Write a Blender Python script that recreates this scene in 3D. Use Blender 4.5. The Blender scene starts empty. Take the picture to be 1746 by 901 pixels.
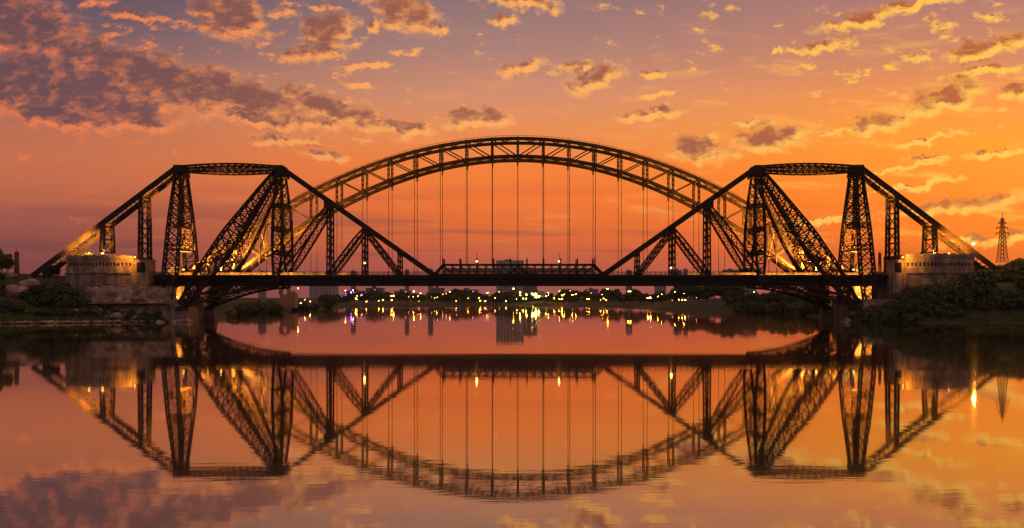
import bpy, math, random
from mathutils import Vector as V
random.seed(7)
C = bpy.context.scene.collection
R = math.radians
S = bpy.context.scene

def lin(c):
    f = lambda v: (v/255/12.92) if v <= 10.3 else ((v/255+0.055)/1.055)**2.4
    return tuple(f(v) for v in c[:3]) + (1.0,)

# ------------------------------------------------------------------ camera
F, HOR, H = 1400.0, 508.0, 8.4          # focal length in photo pixels, horizon row, camera height
cam_d = bpy.data.cameras.new('camera'); cam = bpy.data.objects.new('camera', cam_d); C.objects.link(cam)
cam.location = (0, 0, H); cam.rotation_euler = (R(90), 0, 0)
cam_d.sensor_width = 36; cam_d.lens = 36*F/1746
cam_d.shift_y = (HOR-450.5)/1746
cam_d.clip_start = 0.5; cam_d.clip_end = 20000
S.camera = cam
def PX(px, D): return (px-873.0)/F*D
def PZ(py, D): return H+(HOR-py)/F*D

# ------------------------------------------------------------------ sky
W = bpy.data.worlds.new('World'); S.world = W; W.use_nodes = True
nt = W.node_tree; N = nt.nodes; L = nt.links
N.clear()
def setin(sock, v):
    if isinstance(v, bpy.types.NodeSocket): L.new(v, sock)
    else: sock.default_value = v
def M(op, a, b=0.0, c=None, clamp=False):
    n = N.new('ShaderNodeMath'); n.operation = op; n.use_clamp = clamp
    setin(n.inputs[0], a); setin(n.inputs[1], b)
    if c is not None: setin(n.inputs[2], c)
    return n.outputs[0]
def VM(op, a, b=None, out=0):
    n = N.new('ShaderNodeVectorMath'); n.operation = op
    setin(n.inputs[0], a)
    if b is not None: setin(n.inputs[1], b)
    return n.outputs['Value'] if out == 'v' else n.outputs[0]
def SS(x, a, b, o0=0.0, o1=1.0):
    n = N.new('ShaderNodeMapRange'); n.interpolation_type = 'SMOOTHSTEP'
    setin(n.inputs[0], x); n.inputs[1].default_value = a; n.inputs[2].default_value = b
    n.inputs[3].default_value = o0; n.inputs[4].default_value = o1
    return n.outputs[0]
def MIX(f, a, b):
    n = N.new('ShaderNodeMix'); n.data_type = 'RGBA'
    setin(n.inputs[0], f); setin(n.inputs[6], a); setin(n.inputs[7], b)
    return n.outputs[2]
def NOISE(p, scale, detail, rough=0.5, col=False):
    n = N.new('ShaderNodeTexNoise'); n.noise_dimensions = '2D'
    setin(n.inputs['Vector'], p); n.inputs['Scale'].default_value = scale
    n.inputs['Detail'].default_value = detail; n.inputs['Roughness'].default_value = rough
    return n.outputs[1] if col else n.outputs[0]
def XYZ(x, y, z=0.0):
    n = N.new('ShaderNodeCombineXYZ'); setin(n.inputs[0], x); setin(n.inputs[1], y); setin(n.inputs[2], z)
    return n.outputs[0]
def MAP(p, loc, rot, scale, typ='POINT'):
    n = N.new('ShaderNodeMapping'); n.vector_type = typ
    setin(n.inputs[0], p); n.inputs[1].default_value = loc
    n.inputs[2].default_value = (0, 0, rot); n.inputs[3].default_value = scale
    return n.outputs[0]
tc = N.new('ShaderNodeTexCoord')
sx = N.new('ShaderNodeSeparateXYZ'); L.new(tc.outputs['Generated'], sx.inputs[0])
dy = M('MAXIMUM', sx.outputs[1], 0.12)
u = M('DIVIDE', sx.outputs[0], dy); v = M('DIVIDE', M('MAXIMUM', sx.outputs[2], -0.02), dy)
P = XYZ(u, v)
V0, V1 = -0.02, 0.6
vt = M('DIVIDE', M('SUBTRACT', v, V0), V1-V0, clamp=True)
def RAMP(stops):
    n = N.new('ShaderNodeValToRGB'); L.new(vt, n.inputs[0]); e = n.color_ramp.elements
    st = sorted([(((HOR-py)/F-V0)/(V1-V0), c) for py, c in stops])
    e[0].position = max(0, st[0][0]); e[0].color = lin(st[0][1])
    e[1].position = min(1, st[-1][0]); e[1].color = lin(st[-1][1])
    for p, c in st[1:-1]:
        k = e.new(p); k.color = lin(c)
    return n.outputs[0]
left = RAMP([(508,(106,61,65)),(470,(122,66,67)),(420,(135,73,69)),(370,(162,86,72)),(310,(194,105,73)),(270,(198,110,76)),
             (220,(188,108,80)),(150,(154,102,92)),(60,(114,88,95)),(0,(96,79,92)),(-310,(64,57,80))])
mid = RAMP([(508,(154,87,86)),(470,(170,87,78)),(440,(194,92,68)),(405,(218,102,54)),(340,(243,115,46)),(280,(246,127,54)),
            (220,(232,140,82)),(160,(210,140,107)),(80,(170,126,116)),(0,(144,112,114)),(-310,(92,80,98))])
right = RAMP([(508,(168,80,66)),(470,(188,82,52)),(440,(222,88,32)),(400,(250,106,16)),(330,(252,128,18)),(240,(253,150,28)),
              (170,(246,143,62)),(100,(210,130,92)),(0,(176,119,110)),(-310,(105,88,96))])
tl = SS(u, 0.0, -0.62); tr = SS(u, -0.05, 0.62)
base = MIX(tr, MIX(tl, mid, left), right)

def E(px, py, rx, ry, ang=0, gain=1.0):
    return ((px-873)/F, (HOR-py)/F, rx/F, ry/F, -R(ang), gain)
CL = [E(90,150,230,62,9), E(260,135,210,48,17), E(40,50,120,60,12), E(120,205,120,22,8), E(240,200,75,24,12), E(420,165,130,34,20),
      E(575,190,115,24,18), E(690,219,55,12,8), E(430,205,90,14,10), E(500,240,70,8,6), E(1560,318,90,6,-8), E(1690,408,110,9,-4), E(393,28,70,40,18), E(560,52,46,36,-25), E(535,88,62,18,-6),
      E(690,18,62,34,20), E(748,54,24,10,10), E(636,42,13,16,0), E(812,205,66,19,-3), E(1012,136,54,22,-24),
      E(888,117,38,12,-16), E(975,116,36,12,0), E(1128,162,34,8,-6), E(1118,122,24,8,-6), E(1196,255,58,26,3), E(1318,236,78,21,-8),
      E(1285,214,32,8,-4), E(1498,214,62,15,-12), E(1608,168,80,24,-14), E(1690,80,92,17,-16), E(1668,124,66,10,-8),
      E(1740,160,36,13,-8), E(1468,36,74,13,-12), E(1398,80,52,12,-12), E(1326,90,18,7,-10), E(1560,6,70,11,-8),
      E(895,6,62,15,4), E(862,34,26,9,0), E(545,218,44,10,6), E(560,266,46,9,6), E(455,248,30,6,4), E(612,146,34,8,4),
      E(225,28,46,9,8), E(1640,352,120,15,-8), E(1420,378,90,8,-4), E(560,15,30,6,0), E(1575,240,50,5,-9), E(1540,288,70,4,-11),
      E(1700,262,60,5,-10), E(1585,270,40,7,-4), E(1440,226,50,4,-8), E(1110,195,60,10,-8), E(640,110,26,7,-10)]
def field(p):
    w = VM('SUBTRACT', NOISE(p, 34, 5, 0.6, True), (0.5, 0.5, 0.5))
    sc = N.new('ShaderNodeVectorMath'); sc.operation = 'MULTIPLY_ADD'
    L.new(w, sc.inputs[0]); sc.inputs[1].default_value = (0.042, 0.030, 0); L.new(p, sc.inputs[2])
    q = sc.outputs[0]; best = None
    for i, (cx, cy, rx, ry, a, g) in enumerate(CL):
        if i % 12 == 11:                    # keeps the shader's working memory small
            q = VM('ADD', q, VM('SCALE', XYZ(best, best)))
            q.node.inputs[1].links[0].from_node.inputs['Scale'].default_value = 1e-7
        ln = VM('LENGTH', MAP(q, (cx, cy, 0), a, (rx, ry, 1), 'TEXTURE'), out='v')
        best = ln if best is None else M('MINIMUM', best, ln)
    best = M('MINIMUM', best, 2.2)
    nz = NOISE(MAP(p, (3, 1, 0), 0.12, (34, 62, 1)), 1.0, 9, 0.66)
    br = NOISE(MAP(p, (7, 4, 0), 0.10, (21, 46, 1)), 1.0, 8, 0.62)
    best = M('MINIMUM', best, M('SUBTRACT', M('ADD', SS(v, 0.14, 0.30, 4.3, 3.77), M('MULTIPLY', M('MULTIPLY', SS(u, -0.22, -0.05), SS(u, 0.45, 0.28)), 0.28)), M('MULTIPLY', br, 4.6)))
    return M('ADD', M('MULTIPLY', M('SUBTRACT', 1.04, best), 2.3), M('MULTIPLY', M('SUBTRACT', nz, 0.5), 3.8))
d0 = field(P)
d1 = field(VM('ADD', P, (0.0055, -0.0068, 0)))
alpha = M('MULTIPLY', SS(d0, -0.5, 1.15), SS(v, 0.04, 0.075))
tx = NOISE(MAP(P, (2, 9, 0), 0.2, (38, 70, 1)), 1.0, 5, 0.6)
lit = M('ADD', M('ADD', SS(d1, 1.25, -0.35), M('MULTIPLY', SS(d0, 0.8, 0.1), 0.12)), M('MULTIPLY', SS(tx, 0.46, 0.72), 0.42), clamp=True)
body = MIX(tr, MIX(tl, lin((160,94,74)), lin((106,73,79))), lin((178,88,48)))
edge = MIX(tr, MIX(tl, lin((255,172,92)), lin((232,122,76))), lin((255,192,78)))
c1 = MIX(alpha, base, MIX(lit, body, edge))
# thin bright wisps, mostly towards the sunset
wz = NOISE(MAP(P, (0, 0, 0), 0.16, (9, 52, 1)), 1.0, 6, 0.6)
wmask = M('MULTIPLY', SS(u, -0.1, 0.5, 0.3, 1.0), M('MULTIPLY', SS(v, 0.02, 0.10), SS(v, 0.42, 0.22)))
wa = M('MULTIPLY', SS(wz, 0.54, 0.72), M('MULTIPLY', wmask, 0.5))
c2 = MIX(wa, c1, edge)
# low dusky stratus near the horizon
sz = NOISE(MAP(P, (5, 2, 0), -0.02, (2.2, 42, 1)), 1.0, 5, 0.55)
sm = M('MULTIPLY', SS(v, 0.0, 0.03), SS(v, 0.16, 0.06))
sa = M('MULTIPLY', SS(sz, 0.50, 0.66), M('MULTIPLY', sm, 0.55))
c3 = MIX(sa, c2, MIX(tr, lin((120,68,70)), lin((205,84,38))))
# the half of the dome behind the camera: even, dim mauve dusk
front = SS(sx.outputs[1], -0.15, 0.30)
c4 = MIX(front, lin((168,134,132)), c3)
nish = N.new('ShaderNodeTexSky'); nish.sky_type = 'NISHITA'; nish.sun_disc = False
SUN_AZ, SUN_EL = 37.0, 3.0
nish.sun_elevation = R(SUN_EL); nish.sun_rotation = R(SUN_AZ)
nish.dust_density = 2.5
ad = N.new('ShaderNodeMix'); ad.data_type = 'RGBA'; ad.blend_type = 'ADD'
ad.inputs[0].default_value = 0.006; L.new(c4, ad.inputs[6]); L.new(nish.outputs[0], ad.inputs[7])
bg = N.new('ShaderNodeBackground'); L.new(ad.outputs[2], bg.inputs[0]); bg.inputs[1].default_value = 1.0
wo = N.new('ShaderNodeOutputWorld'); L.new(bg.outputs[0], wo.inputs[0])
W.cycles.sampling_method = 'MANUAL'; W.cycles.sample_map_resolution = 512

sun_d = bpy.data.lights.new('sun', 'SUN'); sun = bpy.data.objects.new('sun', sun_d); C.objects.link(sun)
sun_d.energy = 0.5; sun_d.angle = R(0.6); sun_d.color = (1, 0.48, 0.18)
sdir = V((math.sin(R(SUN_AZ))*math.cos(R(SUN_EL)), math.cos(R(SUN_AZ))*math.cos(R(SUN_EL)), math.sin(R(SUN_EL))))
sun.rotation_euler = (-sdir).to_track_quat('-Z', 'Y').to_euler(); sun.location = (300, 300, 200)
S.view_settings.view_transform = 'Standard'; S.view_settings.look = 'None'
S.view_settings.exposure = 0; S.view_settings.gamma = 1; S.view_settings.use_curve_mapping = False
S.render.engine = 'CYCLES'
cy = S.cycles
cy.max_bounces = 4; cy.diffuse_bounces = 1; cy.glossy_bounces = 2; cy.transmission_bounces = 1; cy.volume_bounces = 0
cy.caustics_reflective = False; cy.caustics_refractive = False
cy.use_denoising = True; cy.sample_clamp_indirect = 40.0; cy.blur_glossy = 0.2

# ------------------------------------------------------------------ materials
def mat(name, col, rough=0.7, col2=None, scale=1.0, bump=0.0, spec=0.3, metal=0.0, detail=4, bscale=None):
    m = bpy.data.materials.new(name); m.use_nodes = True
    t = m.node_tree; b = t.nodes['Principled BSDF']
    b.inputs['Roughness'].default_value = rough; b.inputs['Metallic'].default_value = metal
    b.inputs['Specular IOR Level'].default_value = spec
    b.inputs['Base Color'].default_value = (*col, 1)
    tcn = t.nodes.new('ShaderNodeTexCoord'); gp = t.nodes.new('ShaderNodeNewGeometry')
    if col2:
        n = t.nodes.new('ShaderNodeTexNoise'); n.inputs['Scale'].default_value = scale; n.inputs['Detail'].default_value = detail
        t.links.new(gp.outputs['Position'], n.inputs['Vector'])
        r = t.nodes.new('ShaderNodeMapRange'); r.inputs[1].default_value = 0.38; r.inputs[2].default_value = 0.62
        t.links.new(n.outputs[0], r.inputs[0])
        x = t.nodes.new('ShaderNodeMix'); x.data_type = 'RGBA'
        x.inputs[6].default_value = (*col, 1); x.inputs[7].default_value = (*col2, 1)
        t.links.new(r.outputs[0], x.inputs[0]); t.links.new(x.outputs[2], b.inputs['Base Color'])
    if bump:
        n2 = t.nodes.new('ShaderNodeTexNoise'); n2.inputs['Scale'].default_value = bscale or scale*2; n2.inputs['Detail'].default_value = 6
        t.links.new(gp.outputs['Position'], n2.inputs['Vector'])
        bp = t.nodes.new('ShaderNodeBump'); bp.inputs['Strength'].default_value = 0.8; bp.inputs['Distance'].default_value = bump
        t.links.new(n2.outputs[0], bp.inputs['Height']); t.links.new(bp.outputs[0], b.inputs['Normal'])
    return m
def emit(name, col, strength):
    m = bpy.data.materials.new(name); m.use_nodes = True; t = m.node_tree; b = t.nodes['Principled BSDF']
    b.inputs['Base Color'].default_value = (0.02, 0.02, 0.02, 1)
    b.inputs['Emission Color'].default_value = (*col, 1); b.inputs['Emission Strength'].default_value = strength
    return m
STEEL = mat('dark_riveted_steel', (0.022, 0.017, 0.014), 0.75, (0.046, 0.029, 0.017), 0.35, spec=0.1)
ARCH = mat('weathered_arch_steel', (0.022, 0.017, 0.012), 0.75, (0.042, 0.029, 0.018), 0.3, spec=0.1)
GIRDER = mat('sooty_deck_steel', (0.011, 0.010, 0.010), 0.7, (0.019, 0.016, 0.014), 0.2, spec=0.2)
PANEL = mat('pale_painted_sheet', (0.30, 0.33, 0.29), 0.6, (0.20, 0.23, 0.22), 0.4)
def masonry(m, w_=1.3, h_=0.55):
    t = m.node_tree; b = t.nodes['Principled BSDF']; gp = t.nodes.new('ShaderNodeNewGeometry')
    sp = t.nodes.new('ShaderNodeSeparateXYZ'); cb_ = t.nodes.new('ShaderNodeCombineXYZ'); ax = t.nodes.new('ShaderNodeMath'); ax.operation = 'ADD'
    t.links.new(gp.outputs['Position'], sp.inputs[0]); t.links.new(sp.outputs[0], ax.inputs[0]); t.links.new(sp.outputs[1], ax.inputs[1])
    t.links.new(ax.outputs[0], cb_.inputs[0]); t.links.new(sp.outputs[2], cb_.inputs[1])
    k = t.nodes.new('ShaderNodeTexBrick'); t.links.new(cb_.outputs[0], k.inputs['Vector']); k.inputs['Scale'].default_value = 1
    k.inputs['Brick Width'].default_value = w_; k.inputs['Row Height'].default_value = h_; k.inputs['Mortar Size'].default_value = 0.05
    k.inputs['Color1'].default_value = (1, 1, 1, 1); k.inputs['Color2'].default_value = (.62, .60, .58, 1); k.inputs['Mortar'].default_value = (.38, .36, .34, 1)
    st = t.nodes.new('ShaderNodeTexNoise'); mp = t.nodes.new('ShaderNodeMapping'); mp.inputs[3].default_value = (.7, .08, 1)
    t.links.new(cb_.outputs[0], mp.inputs[0]); t.links.new(mp.outputs[0], st.inputs['Vector']); st.inputs['Detail'].default_value = 6; st.inputs['Scale'].default_value = 0.9
    mr = t.nodes.new('ShaderNodeMapRange'); mr.inputs[1].default_value = .42; mr.inputs[2].default_value = .60; mr.inputs[3].default_value = .66; mr.inputs[4].default_value = 1.1
    t.links.new(st.outputs[0], mr.inputs[0])
    src = b.inputs['Base Color'].links[0].from_socket
    x = t.nodes.new('ShaderNodeMix'); x.data_type = 'RGBA'; x.blend_type = 'MULTIPLY'; x.inputs[0].default_value = .8
    t.links.new(src, x.inputs[6]); t.links.new(k.outputs[0], x.inputs[7])
    vm = t.nodes.new('ShaderNodeVectorMath'); vm.operation = 'SCALE'; t.links.new(x.outputs[2], vm.inputs[0]); t.links.new(mr.outputs[0], vm.inputs['Scale'])
    t.links.new(vm.outputs[0], b.inputs['Base Color'])
CONC = mat('weathered_concrete', (0.30, 0.26, 0.22), 0.85, (0.19, 0.16, 0.135), 0.35, 0.05)
STONE = mat('sandstone_masonry', (0.46, 0.345, 0.235), 0.9, (0.28, 0.21, 0.15), 0.25, 0.08, bscale=1.2)
masonry(STONE)
ROCK = mat('limestone_rock', (0.40, 0.29, 0.215), 0.95, (0.17, 0.115, 0.085), 0.35, 0.7, detail=8, bscale=0.7)
BRICK = mat('red_brick', (0.30, 0.15, 0.11), 0.9, (0.22, 0.12, 0.09), 0.4, 0.05)
DARKWIN = mat('dark_glass', (0.008, 0.008, 0.009), 0.5, spec=0.12)
PLINTH = mat('dark_plinth_masonry', (0.30, 0.23, 0.18), 0.92, (0.17, 0.13, 0.10), 0.3, 0.1, bscale=0.9)
BARK = mat('tree_bark', (0.06, 0.045, 0.035), 0.9, (0.035, 0.028, 0.022), 1.5)
LEAF = [mat('olive_foliage', (0.060, 0.085, 0.026), 0.7, (0.10, 0.12, 0.04), 0.45, spec=0.15),
        mat('dark_green_foliage', (0.036, 0.060, 0.022), 0.7, (0.065, 0.09, 0.034), 0.4, spec=0.15),
        mat('dusty_foliage', (0.085, 0.088, 0.044), 0.75, (0.05, 0.064, 0.028), 0.4, spec=0.15)]
WALLS = [mat('pale_render', (0.34, 0.29, 0.27), 0.9, (0.27, 0.23, 0.22), 0.1),
         mat('grey_render', (0.20, 0.19, 0.20), 0.9, (0.16, 0.15, 0.16), 0.1),
         mat('tan_render', (0.30, 0.22, 0.17), 0.9, (0.24, 0.18, 0.14), 0.1)]
masonry(PLINTH, 1.8, .8)
WASH_PLATE = mat('pale_wash_plate', (0.34, 0.30, 0.24), 0.8, (0.16, 0.13, 0.10), 0.5)
ROOF = mat('roof_slab', (0.12, 0.10, 0.10), 0.9)
AMBER = emit('amber_lamp_glow', (1.0, 0.31, 0.02), 190)
WARM = emit('warm_white_lamp_glow', (1.0, 0.46, 0.06), 130)
LIME = emit('pale_green_lamp_glow', (0.95, 0.78, 0.10), 100)
VIOLET = emit('violet_lamp_glow', (0.16, 0.05, 1.0), 110)
PINKL = emit('pink_lamp_glow', (1.0, 0.30, 0.12), 26)
STAR = emit('floodlight_glow', (1.0, 0.50, 0.12), 40)
NEAR = emit('near_lamp_glow', (1.0, 0.42, 0.06), 12)
DECKL = emit('deck_lamp_glow', (1.0, 0.72, 0.22), 10)
WINLIT = emit('lit_window_glow', (1.0, 0.55, 0.16), 3.0)

# ------------------------------------------------------------------ mesh helpers
class MB:
    def __init__(s): s.v = []; s.f = []
    def bar(s, a, b, w, h=None, up=(0, 0, 1)):
        a = V(a); b = V(b); d = b-a
        if d.length < 1e-5: return
        d.normalize(); h = w if h is None else h
        up = V(up)
        if abs(d.dot(up)) > 0.98: up = V((0, 1, 0)) if abs(d.y) < 0.9 else V((1, 0, 0))
        sd = d.cross(up).normalized()*(w/2); tp = sd.cross(d).normalized()*(h/2)
        o = len(s.v)
        for p in (a, b):
            for q in (-sd-tp, sd-tp, sd+tp, -sd+tp): s.v.append(p+q)
        s.f += [(o, o+1, o+2, o+3), (o+7, o+6, o+5, o+4)] + [(o+i, o+4+i, o+4+(i+1) % 4, o+(i+1) % 4) for i in range(4)]
    def box(s, x0, x1, y0, y1, z0, z1):
        o = len(s.v)
        for z in (z0, z1):
            s.v += [V((x0, y0, z)), V((x1, y0, z)), V((x1, y1, z)), V((x0, y1, z))]
        s.f += [(o+3, o+2, o+1, o), (o+4, o+5, o+6, o+7)] + [(o+i, o+(i+1) % 4, o+4+(i+1) % 4, o+4+i) for i in range(4)]
    def frus(s, c, half0, z0, half1, z1):
        o = len(s.v)
        for hx, z in ((half0, z0), (half1, z1)):
            for qx, qy in ((-1, -1), (1, -1), (1, 1), (-1, 1)): s.v.append(V((c[0]+qx*hx[0], c[1]+qy*hx[1], z)))
        s.f += [(o+3, o+2, o+1, o), (o+4, o+5, o+6, o+7)] + [(o+i, o+(i+1) % 4, o+4+(i+1) % 4, o+4+i) for i in range(4)]
    def prism(s, poly, z0, z1):
        o = len(s.v); n = len(poly)
        for z in (z0, z1): s.v += [V((p[0], p[1], z)) for p in poly]
        s.f += [tuple(o+i for i in reversed(range(n))), tuple(o+n+i for i in range(n))]
        s.f += [(o+i, o+(i+1) % n, o+n+(i+1) % n, o+n+i) for i in range(n)]
    def ball(s, c, r, n=8, sq=1.0):
        o = len(s.v); m = n//2; c = V(c)
        for i in range(m+1):
            t = math.pi*i/m
            for j in range(n):
                a = 2*math.pi*j/n
                s.v.append(c+V((r*math.sin(t)*math.cos(a), r*math.sin(t)*math.sin(a), r*sq*math.cos(t))))
        for i in range(m):
            for j in range(n):
                s.f.append((o+i*n+j, o+(i+1)*n+j, o+(i+1)*n+(j+1) % n, o+i*n+(j+1) % n))
    def taper(s, pts, n=7):
        o = len(s.v)
        for k, (p, r) in enumerate(pts):
            p = V(p)
            q = V(pts[min(k+1, len(pts)-1)][0])-V(pts[max(k-1, 0)][0]); q.normalize()
            e = q.cross(V((0, 1, 0)) if abs(q.y) < 0.9 else V((1, 0, 0))).normalized(); g = q.cross(e)
            for j in range(n):
                a = 2*math.pi*j/n; s.v.append(p+e*(r*math.cos(a))+g*(r*math.sin(a)))
        for k in range(len(pts)-1):
            for j in range(n): s.f.append((o+k*n+j, o+k*n+(j+1) % n, o+(k+1)*n+(j+1) % n, o+(k+1)*n+j))
        s.f.append(tuple(o+j for j in range(n))); s.f.append(tuple(o+(len(pts)-1)*n+j for j in range(n)))
    def quad(s, c, e, g):
        o = len(s.v); s.v += [c-e-g, c+e-g, c+e+g, c-e+g]; s.f.append((o, o+1, o+2, o+3))
    def build(s, name, m, parent=None, smooth=False):
        me = bpy.data.meshes.new(name); me.from_pydata([tuple(p) for p in s.v], [], s.f); me.materials.append(m); me.update()
        if smooth:
            for p in me.polygons: p.use_smooth = True
        o = bpy.data.objects.new(name, me); C.objects.link(o)
        if parent:
            o.parent = parent
            base = parent
            off = V((0, 0, 0))
            while base: off += base.location; base = base.parent
            me.transform(__import__('mathutils').Matrix.Translation(-off))
        return o
    def lattice(s, secs, chord, lace, faces=(0, 1, 2, 3), cross=True):
        # secs: (centre, half width vector, half depth vector) along a built-up box member
        cs = [[c-a-b, c+a-b, c+a+b, c-a+b] for c, a, b in [(V(c), V(a), V(b)) for c, a, b in secs]]
        for k in range(len(cs)):
            for i in faces:
                s.bar(cs[k][i], cs[k][(i+1) % 4], lace)
            if k == len(cs)-1: break
            for i in range(4): s.bar(cs[k][i], cs[k+1][i], chord)
            for i in faces:
                j = (i+1) % 4
                if cross or k % 2 == 0: s.bar(cs[k][i], cs[k+1][j], lace*0.85)
                if cross or k % 2 == 1: s.bar(cs[k][j], cs[k+1][i], lace*0.85)
def tag(o, label=None, cat=None, group=None, kind=None):
    if label: o['label'] = label
    if cat: o['category'] = cat
    if group: o['group'] = group
    if kind: o['kind'] = kind
    return o
def thing(name, label, cat, loc=(0, 0, 0), group=None):
    o = bpy.data.objects.new(name, None); C.objects.link(o); o.location = loc
    return tag(o, label, cat, group)
def copy_tree(o, parent=None):
    c = o.copy(); C.objects.link(c)
    if parent: c.parent = parent
    for ch in list(o.children): copy_tree(ch, c)
    return c
ORD = ['first','second','third','fourth','fifth','sixth','seventh','eighth','ninth','tenth','eleventh','twelfth','thirteenth','fourteenth',
       'fifteenth','sixteenth','seventeenth','eighteenth','nineteenth','twentieth']
TEN = {2:'twenty',3:'thirty',4:'forty',5:'fifty',6:'sixty',7:'seventy',8:'eighty',9:'ninety'}
def nth(i):
    if i < 20: return ORD[i]
    k = i+1
    if k == 100: return 'hundredth'
    if k > 100: return 'hundred and '+nth(k-101)
    if k % 10 == 0: return TEN[k//10][:-1]+'ieth'
    return TEN[k//10]+'-'+ORD[k % 10-1]

# ------------------------------------------------------------------ ground and water
LB = [(-320,-600),(-230,60),(-182,225),(-164,260),(-150,268),(-134,274),(-119,280),(-116,300),(-118,325),(-128,360),(-146,420),(-150,470),
      (-147,540),(-143,620),(-137,740),(-122,830),(-70,925),(0,966)]
RB = [(330,-600),(250,60),(205,235),(184,266),(160,271),(134,275),(121,281),(120,325),(130,350),(140,400),(136,450),(121,550),(109,670),(84,830),(50,930)]
RIVER = LB+RB[::-1]
def seg_d(p, a, b):
    ax, ay = a; bx, by = b; dx, dy_ = bx-ax, by-ay
    t = max(0, min(1, ((p[0]-ax)*dx+(p[1]-ay)*dy_)/(dx*dx+dy_*dy_)))
    return math.hypot(p[0]-ax-t*dx, p[1]-ay-t*dy_)
def inside(p):
    c = False; n = len(RIVER)
    for i in range(n):
        a = RIVER[i]; b = RIVER[(i+1) % n]
        if (a[1] > p[1]) != (b[1] > p[1]) and p[0] < (b[0]-a[0])*(p[1]-a[1])/(b[1]-a[1])+a[0]: c = not c
    return c
def interp(tab, x):
    if x <= tab[0][0]: return tab[0][1]
    for (a, za), (b, zb) in zip(tab, tab[1:]):
        if x <= b: return za+(zb-za)*(x-a)/(b-a)
    return tab[-1][1]
def sst(a, b, x):
    t = max(0, min(1, (x-a)/(b-a))); return t*t*(3-2*t)
from mathutils import noise as mn
PL = [(0,-0.4),(1.5,0.7),(8,2.6),(13,5.5),(20,9.5),(30,15.0),(45,16.6),(80,17),(3000,18)]
PR = [(0,-0.4),(2,0.7),(5,1.9),(8,6.0),(12,10.8),(18,13.6),(28,16),(42,18.2),(70,20.5),(3000,22)]
PM = [(0,-0.4),(3,1),(12,4.2),(35,7.5),(90,9),(3000,10)]
PF = [(0,-0.4),(4,1.0),(15,2.0),(60,3.5),(300,7),(3000,12)]
def ground(x, y):
    d = min(seg_d((x, y), RIVER[i], RIVER[i+1]) for i in range(len(RIVER)-1))
    if inside((x, y)): return -0.4-min(3, d*0.4)
    near = interp(PL if x < 0 else PR, d)
    if x > 0: near += (min(near, interp([(121,.3),(130,1.6),(150,4.5),(168,17)], x))-near)*sst(284, 292, y)
    m = interp(PM, d); f = interp(PF, d)
    z = near+(m-near)*sst(335, 410, y)
    z = z+(f-z)*sst(560, 760, y)
    q = mn.noise(V((x*0.06, y*0.06, 0)))*1.2+mn.noise(V((x*0.22, y*0.22, 3)))*0.5
    return z+q*sst(1, 14, d)*(0.8 if y < 600 else 0.3)
def axis(segs):
    out = [segs[0][0]]
    for a, b, st in segs:
        n = max(1, round((b-a)/st)); out += [a+(b-a)*(i+1)/n for i in range(n)]
    return out
gx = axis([(-1700,-900,200),(-900,-320,40),(-320,-190,8),(-190,-108,2),(-108,-60,8),(-60,60,15),(60,108,8),(108,200,2),(200,320,8),(320,900,40),(900,1700,200)])
gy = axis([(-600,160,40),(160,250,8),(250,350,2),(350,480,4),(480,760,10),(760,1040,8),(1040,1700,50)])
g = MB()
for y in gy:
    for x in gx: g.v.append(V((x, y, ground(x, y))))
nx = len(gx)
for j in range(len(gy)-1):
    for i in range(nx-1):
        a = j*nx+i; g.f.append((a, a+1, a+nx+1, a+nx))
GROUND = mat('dry_grass_soil', (0.085, 0.078, 0.038), 0.95, (0.045, 0.052, 0.022), 0.16, 0.15, spec=0.1, bscale=1.0)
tag(g.build('ground', GROUND, smooth=True), kind='structure')

WM = bpy.data.materials.new('river_water'); WM.use_nodes = True
t = WM.node_tree; t.nodes.clear()
o_ = t.nodes.new('ShaderNodeOutputMaterial'); gl = t.nodes.new('ShaderNodeBsdfGlossy'); df = t.nodes.new('ShaderNodeBsdfDiffuse')
gl.inputs['Color'].default_value = (1.0, 0.94, 0.86, 1); gl.inputs['Roughness'].default_value = 0.022
df.inputs['Color'].default_value = (0.030, 0.022, 0.017, 1)
mx = t.nodes.new('ShaderNodeMixShader'); fr = t.nodes.new('ShaderNodeFresnel'); fr.inputs['IOR'].default_value = 2.0
geo = t.nodes.new('ShaderNodeNewGeometry')
def wnoise(sc, rot, detail, amp):
    mp = t.nodes.new('ShaderNodeMapping'); mp.inputs[2].default_value = (0, 0, rot); mp.inputs[3].default_value = sc
    n = t.nodes.new('ShaderNodeTexNoise'); n.inputs['Detail'].default_value = detail; n.inputs['Scale'].default_value = 1
    t.links.new(geo.outputs['Position'], mp.inputs[0]); t.links.new(mp.outputs[0], n.inputs['Vector'])
    k = t.nodes.new('ShaderNodeMath'); k.operation = 'MULTIPLY'; k.inputs[1].default_value = amp
    t.links.new(n.outputs[0], k.inputs[0]); return k.outputs[0]
def tm(op, a, b):
    k = t.nodes.new('ShaderNodeMath'); k.operation = op; t.links.new(a, k.inputs[0])
    if isinstance(b, float): k.inputs[1].default_value = b
    else: t.links.new(b, k.inputs[1])
    return k.outputs[0]
wind = wnoise((0.006, 0.045, 1), 0.06, 4, 1.0)
wr = t.nodes.new('ShaderNodeMapRange'); wr.inputs[1].default_value = 0.38; wr.inputs[2].default_value = 0.66; wr.inputs[3].default_value = 0.5; wr.inputs[4].default_value = 2.4
t.links.new(wind, wr.inputs[0])
h_ = tm('ADD', wnoise((0.10, 0.42, 1), 0.05, 3, 0.0022), wnoise((0.30, 1.5, 1), -0.05, 4, 0.0013))
h_ = tm('ADD', tm('MULTIPLY', h_, wr.outputs[0]), wnoise((0.02, 0.07, 1), 0.0, 2, 0.005))
bp = t.nodes.new('ShaderNodeBump'); bp.inputs['Strength'].default_value = 1.0; bp.inputs['Distance'].default_value = 1.0
t.links.new(h_, bp.inputs['Height'])
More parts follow.
